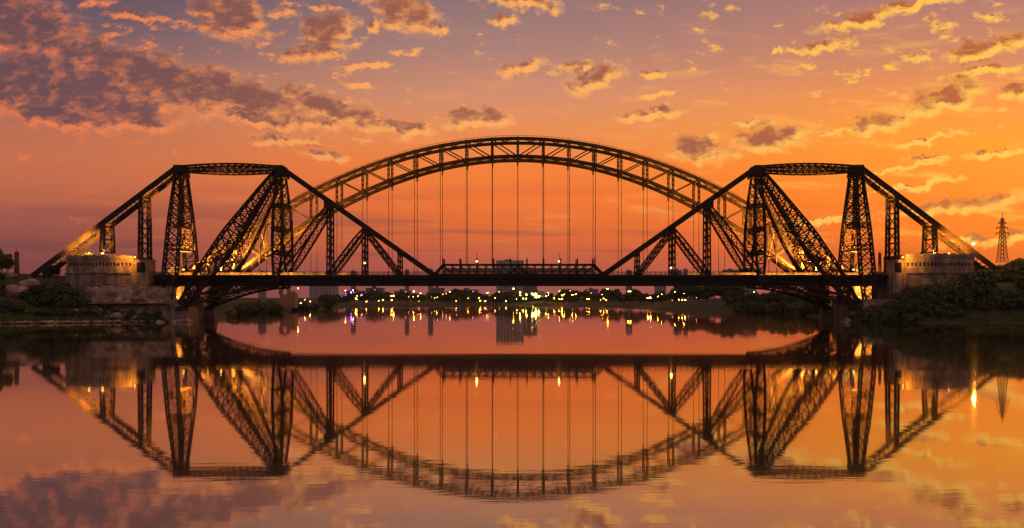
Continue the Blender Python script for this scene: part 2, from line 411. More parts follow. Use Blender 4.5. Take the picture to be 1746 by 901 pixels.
g2 = t.nodes.new('ShaderNodeBsdfGlossy'); g2.inputs['Color'].default_value = (1.0, 0.94, 0.86, 1); g2.inputs['Roughness'].default_value = 0.095
t.links.new(bp.outputs[0], g2.inputs['Normal']); gm = t.nodes.new('ShaderNodeMixShader'); gm.inputs[0].default_value = 0.12
t.links.new(gl.outputs[0], gm.inputs[1]); t.links.new(g2.outputs[0], gm.inputs[2])
for n_ in (gl, fr): t.links.new(bp.outputs[0], n_.inputs['Normal'])
fm = t.nodes.new('ShaderNodeMapRange'); fm.inputs[3].default_value = 0.38; fm.inputs[4].default_value = 1.0
t.links.new(fr.outputs[0], fm.inputs[0]); t.links.new(fm.outputs[0], mx.inputs[0]); t.links.new(df.outputs[0], mx.inputs[1]); t.links.new(gm.outputs[0], mx.inputs[2]); t.links.new(mx.outputs[0], o_.inputs[0])
w = MB(); w.v = [V((-1700,-600,0)), V((1700,-600,0)), V((1700,1300,0)), V((-1700,1300,0))]; w.f = [(0,1,2,3)]
tag(w.build('river_water', WM), kind='structure')

# ------------------------------------------------------------------ cantilever bridge
X0, D0 = 2.4, 298.0
zz = lambda py: PZ(py, D0)
ZD = zz(467.5); ZB = zz(488); ZT = zz(288)
cb = thing('cantilever_bridge', 'dark riveted steel cantilever bridge with two guyed lattice towers at each end', 'bridge', (X0, D0, 0))
def W3(side, s, w, z): return V((X0+side*s, D0+w, z))   # side: -1 left, 1 right; w: across the bridge (negative is nearer)
def part(name, parent, label=None):
    o = bpy.data.objects.new(name, None); C.objects.link(o); o.parent = parent
    if label: o['label'] = label
    return o
def spindle(mb, a, b, prof, depth, n, chord, lace, inplane=None, cross=True):
    a = V(a); b = V(b); ax = (b-a).normalized()
    dep = V((0, 1, 0)); dep = (dep-ax*dep.dot(ax)).normalized(); wd = ax.cross(dep).normalized()
    secs = []
    for i in range(n+1):
        k = i/n
        secs.append((a.lerp(b, k), wd*interp(prof, k)/2, dep*interp(depth, k)/2))
    mb.lattice(secs, chord, lace, cross=cross)
S_O, S_I, W_T = 122.4, 86.2, 2.9
FOOT = (116.7, 13.6, 5.4)
for sd in (-1, 1):
    # outer (anchor) tower: two lattice legs, splayed across the bridge
    at = part('anchor_tower', cb)
    legs = []
    for q in (-1, 1):
        m = MB(); a = W3(sd, S_O, q*W_T, ZT-1.0); b = W3(sd, S_O, q*11.4, 7.6)
        spindle(m, a, b, [(0,1.7),(0.12,2.3),(0.45,4.1),(0.8,4.7),(1,3.4)], [(0,1.2),(0.4,2.2),(1,2.4)], 13, 0.50, 0.26)
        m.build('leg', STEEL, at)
    for zq, tt in ((26.3, 0.61), (34.5, 0.44)):
        w_ = W_T+(11.4-W_T)*(ZT-1-zq)/(ZT-1-7.6); m = MB()
        m.lattice([(W3(sd, S_O, -w_+2*w_*i/4, zq), V((1.6, 0, 0)), V((0, 0, 0.9))) for i in range(5)], 0.4, 0.22)
        if zq < 30: m.build('portal_beam', STEEL, at)
    for k in range(6):
        za, zb = 34.5+k*3.1, 34.5+(k+1)*3.1
        wa = W_T+(11.4-W_T)*(ZT-1-za)/(ZT-1-7.6); wb = W_T+(11.4-W_T)*(ZT-1-zb)/(ZT-1-7.6)
        for e in (-1.0, 1.0):
            m.bar(W3(sd, S_O+e, -wa, za), W3(sd, S_O+e, wb, zb), 0.28); m.bar(W3(sd, S_O+e, wa, za), W3(sd, S_O+e, -wb, zb), 0.28)
    m.build('cross_bracing', STEEL, at)
    m = MB()
    m.frus((X0+sd*S_O, D0), (1.9, W_T+0.7), ZT-3.0, (1.5, W_T+0.6), ZT+0.9)
    m.build('saddle', STEEL, at)
    # inner tower
    it = part('main_tower', cb)
    for q in (-1, 1):
        m = MB()
        spindle(m, W3(sd, S_I, q*W_T, ZT-1), W3(sd, S_I-0.8, q*9.0, ZB+1.0), [(0,1.3),(0.3,3.2),(0.6,3.6),(0.85,2.8),(1,1.2)], [(0,1),(0.5,2),(1,1)], 12, 0.46, 0.24)
        m.build('leg', STEEL, it)
    m = MB()
    for zq in (24.5, 33.0, 41.5):
        w_ = W_T+(9.0-W_T)*(ZT-zq)/(ZT-ZB)
        m.lattice([(W3(sd, S_I, -w_+2*w_*i/4, zq), V((1.2, 0, 0)), V((0, 0, 0.6))) for i in range(5)], 0.34, 0.2)
    for za, zb in ((24.5, 33.0), (33.0, 41.5), (41.5, 50.0)):
        wa = W_T+(9-W_T)*(ZT-za)/(ZT-ZB); wb = W_T+(9-W_T)*(ZT-zb)/(ZT-ZB)
        m.bar(W3(sd, S_I, -wa, za), W3(sd, S_I, wb, zb), 0.34); m.bar(W3(sd, S_I, wa, za), W3(sd, S_I, -wb, zb), 0.34)
    m.build('cross_bracing', STEEL, it)
    m = MB(); m.frus((X0+sd*S_I, D0), (2.3, W_T+0.7), ZT-3.4, (1.4, W_T+0.6), ZT+0.8); m.build('saddle', STEEL, it)
    # great leaning struts
    for q in (-1, 1):
        m = MB()
        spindle(m, W3(sd, S_I+0.4, q*W_T, ZT-1), W3(sd, FOOT[0], q*FOOT[1], FOOT[2]+0.5), [(0,1.7),(0.15,3.4),(0.5,6.2),(0.78,5.6),(1,2.4)],
                [(0,1.2),(0.5,3.2),(1,1.8)], 17, 0.66, 0.30)
        a = W3(sd, S_I+0.4, q*W_T, ZT-1); b = W3(sd, FOOT[0], q*FOOT[1], FOOT[2]+0.5)
        m.bar(a, b, 0.4)
        m.build('leaning_strut', STEEL, cb)
    m = MB()
    for k in (0.3, 0.42, 0.54, 0.66, 0.78, 0.9):
        a = W3(sd, S_I+0.4, W_T, ZT-1).lerp(W3(sd, FOOT[0], FOOT[1], FOOT[2]), k); b = V(a); b.y = 2*D0-a.y
        m.bar(a, b, 0.5)
        k2 = k+0.12; a2 = W3(sd, S_I+0.4, W_T, ZT-1).lerp(W3(sd, FOOT[0], FOOT[1], FOOT[2]), k2); b2 = V(a2); b2.y = 2*D0-a2.y
        if k < 0.85: m.bar(a, b2, 0.32); m.bar(b, a2, 0.32)
    m.build('sway_bracing', STEEL, cb)
    # lower booms rising from the pedestals to the deck
    for q in (-1, 1):
        m = MB(); secs = []; n = 12
        for i in range(n+1):
            k = i/n; s_ = FOOT[0]+(S_I-0.8-FOOT[0])*k
            z = FOOT[2]+0.3+(ZB-FOOT[2]+0.3)*math.sin(k*math.pi*0.5)**0.9*1.0
            secs.append((W3(sd, s_, q*(FOOT[1]+(9.0-FOOT[1])*k), z), V((0, 0, 1.45-0.35*k)), V((0, 0.7, 0))))
        m.lattice(secs, 0.62, 0.24)
        for i in range(n):
            c0, c1_ = secs[i], secs[i+1]
            m.bar(c0[0]-c0[1], c1_[0]-c1_[1], 0.9, 0.7); m.bar(c0[0]+c0[1], c1_[0]+c1_[1], 0.9, 0.6)
        m.build('lower_boom', STEEL, cb)
    m = MB()
    for i in range(1, 9):
        k = i/8; s_ = FOOT[0]+(S_I-0.8-FOOT[0])*k; z = FOOT[2]+0.3+(ZB-FOOT[2]+0.3)*math.sin(k*math.pi*0.5)**0.9
        w_ = FOOT[1]+(9.0-FOOT[1])*k
        m.bar(W3(sd, s_, -w_, z), W3(sd, s_, w_, z), 0.5)
        for q in (-1, 1): m.bar(W3(sd, s_, q*w_, z+1), W3(sd, s_, q*4.2, ZB+0.6), 0.34)
    m.build('spandrel_bracing', STEEL, cb)
    # horizontal tie between the two tower heads
    for q in (-1, 1):
        m = MB(); secs = []; n = 14
        for i in range(n+1):
            k = i/n; hd = 0.75+0.85*math.sin(math.pi*k)
            secs.append((W3(sd, S_I+1+(S_O-S_I-2)*k, q*(W_T-0.3), ZT-0.2), V((0, 0, hd)), V((0, 0.55, 0))))
        m.lattice(secs, 0.46, 0.22)
        for i in range(n): m.bar(secs[i][0], secs[i+1][0], 0.34)
        m.build('head_tie', STEEL, cb)
    # back guys down to the anchorage
    S_G, Z_G = 174.3, zz(469)
    for q in (-1, 1):
        m = MB(); a = W3(sd, S_O+0.6, q*W_T, ZT-0.2); b = W3(sd, S_G, q*3.6, Z_G-0.6)
        m.bar(a, b, 0.7, 1.5); m.bar(a.lerp(b, 0.0)+V((0, q*0.5, 0)), b+V((0, q*0.5, 0)), 0.16, 1.9)
        m.build('back_guy', STEEL, cb)
    m = MB(); a = W3(sd, S_O+0.6, W_T, ZT-0.2); b = W3(sd, S_G, 3.6, Z_G-0.6); n = 16
    for i in range(n+1):
        p = a.lerp(b, i/n); p2 = V((p.x, 2*D0-p.y, p.z)); m.bar(p, p2, 0.28)
        if i < n:
            r_ = a.lerp(b, (i+1)/n); m.bar(p2, r_, 0.22)
    m.build('guy_lacing', STEEL, cb)
    # trestles under the guys
    for s_, base in ((135.6, zz(466)), (149.2, zz(431))):
        tr_ = part('guy_trestle', cb)
        ztop = ZT-0.2+(Z_G-ZT)*(s_-S_O)/(S_G-S_O)
        for q in (-1, 1):
            m = MB()
            spindle(m, W3(sd, s_, q*3.2, ztop-0.6), W3(sd, s_, q*3.9, base), [(0,1.15),(1,1.25)], [(0,0.8),(1,0.9)], max(5, int((ztop-base)/2.2)), 0.34, 0.18)
            m.build('leg', STEEL, tr_)
        m = MB(); n = max(2, round((ztop-base)/6))
        for i in range(n+1):
            z = base+(ztop-1-base)*i/n; m.bar(W3(sd, s_, -3.6, z), W3(sd, s_, 3.6, z), 0.5)
            if i < n:
                z2 = base+(ztop-1-base)*(i+1)/n; m.bar(W3(sd, s_, -3.6, z), W3(sd, s_, 3.6, z2), 0.26); m.bar(W3(sd, s_, 3.6, z), W3(sd, s_, -3.6, z2), 0.26)
        m.build('cross_bracing', STEEL, tr_)
    # inclined tie out to the suspended span, and its panel members
    S_E = 31.0
    zt = lambda s_: ZT-0.2+(ZD-ZT)*(S_I-s_)/(S_I-S_E)
    for q in (-1, 1):
        m = MB(); a = W3(sd, S_I-0.8, q*W_T, ZT-0.2); b = W3(sd, S_E, q*W_T, ZD-0.2)
        m.bar(a, b, 0.8, 1.35); m.bar(a+V((0, q*0.55, 0)), b+V((0, q*0.55, 0)), 0.14, 1.65)
        m.build('inclined_tie', STEEL, cb)
    m = MB(); n = 24
    for i in range(n+1):
        s_ = S_I-1+(S_E-S_I+1)*i/n; m.bar(W3(sd, s_, -W_T, zt(s_)), W3(sd, s_, W_T, zt(s_)), 0.24)
    m.build('tie_lacing', STEEL, cb)
    for s_, wdt in ((68.3, 1.0), (55.7, 0.9), (43.0, 0.8)):
        ps = part('panel_post', cb)
        for q in (-1, 1):
            m = MB(); spindle(m, W3(sd, s_, q*W_T, zt(s_)-0.5), W3(sd, s_, q*3.6, ZD-0.5), [(0,wdt),(1,wdt)], [(0,0.7),(1,0.7)], max(4, int((zt(s_)-ZD)/2.4)), 0.30, 0.15)
            m.build('leg', STEEL, ps)
        n = max(1, round((zt(s_)-ZD)/7))
        for i in range(1, n+1):
            m = MB(); z = ZD+(zt(s_)-1-ZD)*i/n; m.bar(W3(sd, s_, -3.2, z), W3(sd, s_, 3.2, z), 0.4); m.build('strut', STEEL, ps)
    for (sa, sb, wb, wdt, n) in ((68.3, S_I-1.0, 8.4, 2.3, 10), (55.7, 68.0, 4.2, 1.7, 8), (55.7, 43.2, 3.4, 1.5, 8)):
        for q in (-1, 1):
            m = MB(); spindle(m, W3(sd, sa, q*W_T, zt(sa)-0.9), W3(sd, sb, q*wb, ZD-0.4), [(0,0.9),(0.25,wdt),(0.75,wdt),(1,1.0)], [(0,0.7),(0.5,1.2),(1,0.7)], n, 0.38, 0.17)
            m.build('diagonal_strut', STEEL, cb)
    m = MB()
    m.box(X0+sd*68.3-1.6, X0+sd*68.3+1.6, D0-W_T-0.75, D0-W_T-0.6, zt(68.3)-2.0, zt(68.3)+0.7)
    m.build('gusset_plate', STEEL, cb)
# deck
dk = part('deck', cb)
XL, XR = PX(250, 296), PX(1524, 296)
m = MB()
m.box(XL, XR, D0-4.6, D0+4.6, ZD-1.35, ZD-0.75)
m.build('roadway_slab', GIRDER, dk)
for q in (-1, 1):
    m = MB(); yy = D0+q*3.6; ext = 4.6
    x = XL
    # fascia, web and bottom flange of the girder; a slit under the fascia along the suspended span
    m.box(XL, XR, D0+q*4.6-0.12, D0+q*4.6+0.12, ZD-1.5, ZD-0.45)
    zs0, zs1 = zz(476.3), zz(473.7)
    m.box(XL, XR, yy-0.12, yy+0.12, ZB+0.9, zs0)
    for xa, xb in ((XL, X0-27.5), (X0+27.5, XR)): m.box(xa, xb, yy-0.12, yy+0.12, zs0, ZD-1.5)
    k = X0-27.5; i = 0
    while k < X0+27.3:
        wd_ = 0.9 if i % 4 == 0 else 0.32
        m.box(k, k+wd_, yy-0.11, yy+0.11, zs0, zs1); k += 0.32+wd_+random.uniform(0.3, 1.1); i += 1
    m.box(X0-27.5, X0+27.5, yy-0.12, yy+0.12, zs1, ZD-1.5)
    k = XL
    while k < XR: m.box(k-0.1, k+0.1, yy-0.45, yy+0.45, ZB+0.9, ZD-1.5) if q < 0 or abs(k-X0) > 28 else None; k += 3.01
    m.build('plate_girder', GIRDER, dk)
    m = MB(); m.box(XL, XR, yy-0.55, yy+0.55, ZB, ZB+0.9); m.build('bottom_flange', GIRDER, dk)
    m = MB(); yr = D0+q*4.5; k = XL+0.4
    m.bar((XL, yr, ZD+0.75), (XR, yr, ZD+0.75), 0.10); m.bar((XL, yr, ZD+0.3), (XR, yr, ZD+0.3), 0.08)
    m.bar((XL, yr, ZD-0.1), (XR, yr, ZD-0.1), 0.08)
    while k < XR: m.bar((k, yr, ZD-0.6), (k, yr, ZD+0.8), 0.12); k += 1.9
    m.build('railing', STEEL, dk)
m = MB(); k = XL
while k < XR: m.bar((k, D0-3.5, ZB+0.5), (k, D0+3.5, ZB+0.5), 0.5); m.bar((k, D0-3.5, ZB+0.5), (k+6, D0+3.5, ZB+0.5), 0.25); k += 6.02
m.build('floor_beam', GIRDER, dk)
for sd in (-1, 1):
    m = MB(); xa, xb = sorted((X0+sd*62, XL if sd < 0 else XR)); m.box(xa, xb, D0+4.15, D0+4.3, ZD-0.75, ZD+0.75); m.build('parapet', WASH_PLATE, dk)  # pale plate added to catch the amber wash, no real parapet
# suspended span truss
ss = part('suspended_span', cb)
ZC = zz(452); SP = 6.03
for q in (-1, 1):
    yy = D0+q*3.3
    m = MB(); h5 = 4.5*SP
    m.bar((X0-h5, yy, ZC), (X0+h5, yy, ZC), 0.6, 0.55)
    for s2 in (-1, 1): m.bar((X0+s2*h5, yy, ZC), (X0+s2*30.6, yy, ZD-0.3), 0.6, 0.6)
    m.build('top_chord', STEEL, ss)
    m = MB(); m.bar((X0-30.6, yy, ZD-0.2), (X0+30.6, yy, ZD-0.2), 0.5, 0.5); m.build('bottom_chord', STEEL, ss)
    for i in range(10):
        xk = X0-h5+i*SP; m = MB(); m.bar((xk, yy, ZD-0.4), (xk, yy, zz(441.8)), 0.42); m.build('post', STEEL, ss)
    m = MB()
    for i in range(18):
        xa = X0-h5+i*SP/2; xb = xa+SP/2
        if i % 2 == 0: m.bar((xb, yy, ZD-0.2), (xb, yy, ZC), 0.26)
        if i < 8 or 8 <= i < 10: m.bar((xa, yy, ZC-0.2), (xb, yy, ZD), 0.24)
        if i >= 10 or 8 <= i < 10: m.bar((xa, yy, ZD), (xb, yy, ZC-0.2), 0.24)
    m.build('lacing', STEEL, ss)
m = MB(); m.box(X0-27, X0+27, D0+3.62, D0+3.74, zz(465.5), zz(456.8)); m.build('screen_panel', PANEL, ss)
m = MB()
for i in range(10):
    xk = X0-4.5*SP+i*SP; m.bar((xk, D0-3.2, ZC), (xk, D0+3.2, ZC), 0.35)
m.build('cross_strut', STEEL, ss)

# ------------------------------------------------------------------ arch bridge behind
DA, HW = 340.0, 5.0
ab = thing('arch_bridge', 'long steel through arch bridge with thin hangers behind the cantilever bridge', 'bridge', (X0, DA, 0))
sc_ = (DA-HW)/F
ZUC, ZLC = H+(HOR-236.5)*sc_, H+(HOR-267)*sc_
KU, KL = 7.25e-4/sc_, 8.7e-4/sc_
PN = 44.1*sc_
zu = lambda x: ZUC-KU*x*x
zl = lambda x: ZLC-KL*x*x
NK = 12
XE = 12.1*PN
for q in (-1, 1):
    yy = DA+q*HW
    for zf, nm, hh in ((zu, 'upper_chord', 1.25), (zl, 'lower_chord', 1.4)):
        m = MB(); n = 72
        xe = XE if nm == 'lower_chord' else 12.9*PN
        for i in range(n):
            a = -xe+2*xe*i/n; b = -xe+2*xe*(i+1)/n
            m.bar((X0+a, yy-0.42, zf(a)), (X0+b, yy-0.42, zf(b)), 0.16, hh); m.bar((X0+a, yy+0.42, zf(a)), (X0+b, yy+0.42, zf(b)), 0.16, hh)
            m.bar((X0+a, yy, zf(a)+hh*0.45), (X0+b, yy, zf(b)+hh*0.45), 1.0, 0.14)
            m.bar((X0+a, yy, zf(a)-hh*0.45), (X0+b, yy, zf(b)-hh*0.45), 1.0, 0.14)
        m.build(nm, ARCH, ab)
    for k in range(-NK, NK+1):
        x = k*PN; m = MB()
        m.lattice([(V((X0+x, yy, zl(x)+(zu(x)-zl(x))*i/5)), V((0.34, 0, 0)), V((0, 0.3, 0))) for i in range(6)], 0.26, 0.12)
        m.box(X0+x-0.6, X0+x+0.6, yy-0.55, yy+0.55, zl(x)-0.9, zl(x)+0.9); m.box(X0+x-0.55, X0+x+0.55, yy-0.55, yy+0.55, zu(x)-0.8, zu(x)+0.7)
        m.build('post', ARCH, ab)
        if k:
            s1 = 1 if k > 0 else -1; x2 = (abs(k)-1)*PN*s1; m = MB()
            a = V((X0+x, yy, zu(x))); b = V((X0+x2, yy, zl(x2)))
            m.bar(a+V((0, 0.25, 0)), b+V((0, 0.25, 0)), 0.16, 0.42); m.bar(a-V((0, 0.25, 0)), b-V((0, 0.25, 0)), 0.16, 0.42)
            m.build('diagonal', ARCH, ab)
        if abs(k) <= 10:
            m = MB(); zb_ = 16.5
            m.taper([((X0+x, yy, zl(x)-0.5), 0.105), ((X0+x, yy, zb_), 0.105)], 6)
            z = zb_+3
            while z < zl(x)-1.5: m.box(X0+x-0.17, X0+x+0.17, yy-0.17, yy+0.17, z, z+0.35); z += 5.2
            m.box(X0+x-0.3, X0+x+0.3, yy-0.3, yy+0.3, zl(x)-2.4, zl(x)-0.5)
            m.build('hanger', ARCH, ab)
for zf, nm in ((zu, 'top_lateral_bracing'), (zl, 'bottom_lateral_bracing')):
    m = MB()
    for k in range(-NK, NK):
        a, b = k*PN, (k+1)*PN; c = (a+b)/2
        m.bar((X0+a, DA-HW, zf(a)), (X0+a, DA+HW, zf(a)), 0.4)
        m.bar((X0+a, DA-HW, zf(a)), (X0+b, DA+HW, zf(b)), 0.22); m.bar((X0+a, DA+HW, zf(a)), (X0+b, DA-HW, zf(b)), 0.22)
    m.bar((X0+b, DA-HW, zf(b)), (X0+b, DA+HW, zf(b)), 0.4)
    m.build(nm, ARCH, ab)
for k in range(-NK, NK+1):
    x = k*PN; m = MB()
    if abs(k) < 10 and k % 1 == 0:
        zm = (zu(x)+zl(x))/2
        m.bar((X0+x, DA-HW, zm), (X0+x, DA, zu(x)-0.4), 0.2); m.bar((X0+x, DA+HW, zm), (X0+x, DA, zu(x)-0.4), 0.2)
    if abs(k) >= 10: 
        m.bar((X0+x, DA-HW, zu(x)), (X0+x, DA+HW, zl(x)), 0.4); m.bar((X0+x, DA+HW, zu(x)), (X0+x, DA-HW, zl(x)), 0.4)
    m.build('sway_frame', ARCH, ab)
for q in (-1, 1):
    m = MB(); n = 60; xe = 8.6*PN; yy = DA+q*HW
    for i in range(n):
        a = -xe+2*xe*i/n; b = -xe+2*xe*(i+1)/n
        m.bar((X0+a, yy, zu(a)+1.25), (X0+b, yy, zu(b)+1.25), 0.12); m.bar((X0+a, yy, zu(a)+0.5), (X0+a, yy, zu(a)+1.3), 0.12)
    m.build('catwalk_railing', ARCH, ab)
m = MB(); m.box(X0-150, X0+150, DA-5.6, DA+5.6, 15.2, 16.6)
m.build('deck', GIRDER, ab)
for s1 in (-1, 1):
    p_ = part('abutment_pier', ab)
    m = MB(); m.frus((X0+s1*140.4, DA-1), (4.2, 6.5), 0.5, (3.6, 6), 17.2); m.build('shaft', CONC, p_)
    m = MB(); m.frus((X0+s1*140.4, DA-1), (4.0, 6.4), 17.2, (0.3, 0.6), PZ(449, DA)); m.build('pyramid_cap', CONC, p_)
    m = MB(); m.frus((X0+s1*131.0, DA), (2.9, 7.5), -0.5, (1.7, 6.4), zl(XE)+0.4); m.build('springing_block', PLINTH, p_)

# ------------------------------------------------------------------ abutments, pedestals, gatehouses
for sd in (-1, 1):
    nm = 'left' if sd < 0 else 'right'
    a_ = thing('stone_abutment', f'pale stone abutment under the {nm} outer lattice tower', 'abutment', (X0+sd*125, D0, 0), 'bridge abutments')
    m = MB(); m.frus((X0+sd*126.5, D0), (8.2, 14.6), -0.6, (7.2, 13.8), 7.4); m.build('block', STONE, a_)
    m = MB(); m.box(X0+sd*126.5-7.5, X0+sd*126.5+7.5, D0-14.1, D0+14.1, 7.4, 7.75); m.build('coping', CONC, a_)
    for q in (-1, 1):
        p_ = thing('strut_pedestal', f'stone pedestal in the water under the {"nearer" if q < 0 else "farther"} {nm} leaning strut', 'pedestal', (X0+sd*FOOT[0], D0+q*FOOT[1], 0), 'strut pedestals')
        m = MB(); m.frus((X0+sd*FOOT[0], D0+q*FOOT[1]), (2.3, 2.3), -1.0, (1.7, 1.7), 3.8); m.build('shaft', PLINTH, p_)
        m = MB(); m.frus((X0+sd*FOOT[0], D0+q*FOOT[1]), (1.8, 1.8), 3.8, (1.1, 1.1), 5.6); m.build('bearing', GIRDER, p_)
def gatehouse(sd, pa, pb, pc, top_py, lab):
    # front wall outline: straight bay from pa, bowed middle, low end bay next to the deck; pixel columns only give real x at y=289
    D = 289.0
    xa, xb, xc = PX(pa, D), PX(pb, D), PX(pc, D)
    z0, z1, z2 = zz(486)-0.2, zz(466.5), PZ(top_py, D)
    gh = thing('bridge_gatehouse', lab, 'gatehouse', ((xa+xc)/2, D+9, z0), 'bridge gatehouses')
    back = D+18
    nseg = 14
    front = [(xa+(xb-xa)*i/nseg, D-2.6*math.sin(math.pi*min(1, max(0, (i/nseg-0.25)/0.75)))) for i in range(nseg+1)]
    off = lambda poly, dd: [(x, y-dd) for x, y in poly]
    body = front+[(xb, back), (xa, back)]
    zw0, zw1 = PZ(454, D), PZ(448.3, D)
    m = MB(); m.prism(body, z1, zw0); m.prism(off(front, -0.5)+[(xb, back), (xa, back)], zw0, zw1); m.prism(body, zw1, z2-1.1)
    for k in range(1, 20):                       # piers between the window openings
        t_ = k/20*nseg; i = int(t_); f_ = t_-i; x = front[i][0]+(front[i+1][0]-front[i][0])*f_; y = front[i][1]+(front[i+1][1]-front[i][1])*f_
        m.box(x-0.26, x+0.26, y+0.02, y+0.7, zw0, zw1)
    m.build('wall', STONE, gh)
    for k in range(19):
        t_ = (k+1.5)/20*nseg; i = min(int(t_), nseg-1); f_ = t_-i; x = front[i][0]+(front[i+1][0]-front[i][0])*f_; y = front[i][1]+(front[i+1][1]-front[i][1])*f_
        wm = MB(); wm.box(x-0.36, x+0.36, y+0.40, y+0.52, zw0+0.04, zw1-0.04); wm.build('window', DARKWIN, gh)
    m = MB(); m.prism(off(front, 0.25)+[(xb+0.0, back+0.2), (xa, back+0.2)], z2-1.1, z2-0.75); m.build('string_course', STONE, gh)
    m = MB(); m.prism(off(front, 0.04)+[(xb, back), (xa, back)], z2-0.75, z2+0.05)
    for i in range(nseg):
        if i % 2 == 0: m.prism([front[i], front[i+1], (front[i+1][0], front[i+1][1]+0.6), (front[i][0], front[i][1]+0.6)], z2+0.05, z2+0.35)
    m.build('parapet', STONE, gh)
    m = MB(); m.prism(off(front, 0.45)+[(xb, back+0.4), (xa, back+0.4)], z0-(5 if sd < 0 else 14), z1-.35); m.prism(off(front, 0.75)+[(xb, back+0.4), (xa, back+0.4)], z1-.35, z1); m.build('plinth', PLINTH, gh)
    lo, hi = min(xb, xc), max(xb, xc)
    m = MB(); m.box(lo, hi, D+0.6, back-0.5, z0-(5 if sd < 0 else 14), z1-0.02); m.box(lo+0.1, hi-0.1, D+1.4, D+6.5, z1-0.02, PZ(444.5, D)); m.build('end_bay', STONE, gh)
    m = MB(); dx = (hi-lo)*0.5; m.box((lo+hi)/2-dx*0.55, (lo+hi)/2+dx*0.45, D+1.15, D+1.45, z1+0.2, PZ(447.5, D)); m.build('doorway', DARKWIN, gh)
    m = MB(); m.box(lo-0.2, hi+0.2, D+1.1, D+6.8, PZ(444.5, D), PZ(443, D)); m.build('end_bay_coping', STONE, gh)
    return gh
gatehouse(-1, 112, 224, 252, 437, 'stone gatehouse with a row of small windows at the left end of the cantilever bridge')
gatehouse(1, 1662, 1546, 1524, 434, 'stone gatehouse with a row of small windows at the right end above the bushes')

# rock face under the left gatehouse
m = MB(); n1, n2 = 70, 14
xa, xb = PX(150, 287), PX(302, 287)
for j in range(n2+1):
    for i in range(n1+1):
        x = xa+(xb-xa)*i/n1; k = j/n2; z = 0.8+(zz(486.5)-0.8)*k
        z += k*(mn.noise(V((x*0.21, 3, 7)))*1.9+mn.noise(V((x*0.7, 8, 1)))*.9-.9)
        q = mn.noise(V((x*0.16, z*0.3, 5)))*2.3+mn.noise(V((x*0.5, z*0.6, 9)))*1.3+abs(mn.noise(V((x*1.1, z*1.3, 4))))*0.9+abs(mn.noise(V((x*0.25, z*0.9, 2))))*0.8
        m.v.append(V((x, 282.6+k*1.3+q*(1-k*0.75)+(2.5*sst(0.88, 1.0, i/n1)+2.5*sst(0.1, 0, i/n1)), z)))
for j in range(n2):
    for i in range(n1):
        a = j*(n1+1)+i; m.f.append((a, a+1, a+n1+2, a+n1+1))
o = len(m.v)
for i in range(n1+1): m.v.append(V((xa+(xb-xa)*i/n1, 297, zz(486.5))))
for i in range(n1): m.f.append((n2*(n1+1)+i, n2*(n1+1)+i+1, o+i+1, o+i))
tag(m.build('rock_face', ROCK, smooth=False), 'pinkish weathered rock face below the left gatehouse', 'rock face')
m = MB()
for i in range(60):
    k = i/59; x = PX(165, 285)+(PX(300, 285)-PX(165, 285))*k
    m.box(x-0.28, x+0.3, 279.7, 283.6, zz(517.3)+random.uniform(-.05, .05), zz(516.2)+random.uniform(-.08, .08))
tag(m.build('stone_wall', STONE), 'low pale stone wall along the foot of the rock face', 'wall')
# boulders
def rock(name, c, r, label, cat='rock', group=None, sq=(1, 1, .7)):
    m = MB(); m.ball((0, 0, 0), 1.0, 16)
    sdv = random.uniform(0, 50)
    for i, p in enumerate(m.v):
        k = 1+0.35*mn.noise(p*1.3+V((sdv, 0, 0)))+0.15*mn.noise(p*3.1+V((0, sdv, 0)))
        m.v[i] = V((p.x*k*r*sq[0], p.y*k*r*sq[1], p.z*k*r*sq[2]))
    o = m.build(name, ROCK); o.location = c
    return tag(o, label, cat, group)
for i, (px, py, D, r, sq) in enumerate([(52, 486, 286, 3.0, (1.2, 1, .7)), (24, 497, 280, 3.2, (1.5, 1, .75)), (8, 481, 290, 2.8, (1.6, 1, .6)), (112, 505, 283, 1.6, (1, 1, .9)), (300, 529, 282, 2.6, (1.6, 1, .7)), (128, 520, 279, 1.2, (1, 1, .8))]):
    c = (PX(px, D), D, PZ(py, D)); gz = ground(c[0], c[1])
    rock('boulder', (c[0], c[1], gz+r*0.25), r, ['pale rounded boulder below the anchorage of the left back guys', 'broad pink boulder on the slope near the left edge', 'flat rock ledge at the top of the slope by the left edge',
        'small upright boulder beside the big left bush', 'boulder at the water just left of the strut pedestals', 'small pale stone low on the slope under the left gatehouse'][i], 'boulder', 'boulders on the left bank', sq)
for i in range(14):
    px = 160+i*10.5+random.uniform(-4, 4); D = random.uniform(278.2, 280.6); x = PX(px, D); r = random.uniform(.7, 1.7)
    rock('boulder', (x, D, ground(x, D)+r*.3), r, f'rubble boulder at the foot of the rock face, {nth(i)} from left', 'boulder', 'rubble under the rock face', (random.uniform(1, 1.6), 1, random.uniform(.6, 1)))
for i in range(8):
    sd = -1 if i < 4 else 1; k = i % 4; x = X0+sd*(112.2+1.9*k+random.uniform(-.4, .4)); D = (281, 283.5, 280.5, 282)[k]; r = random.uniform(.8, 1.5)
    rock('boulder', (x, D, .25), r, f'dark boulder in the water beside the {"left" if sd < 0 else "right"} strut pedestals, {nth(k)} outwards', 'boulder', 'boulders around the strut pedestals', (1.3, 1, .8))
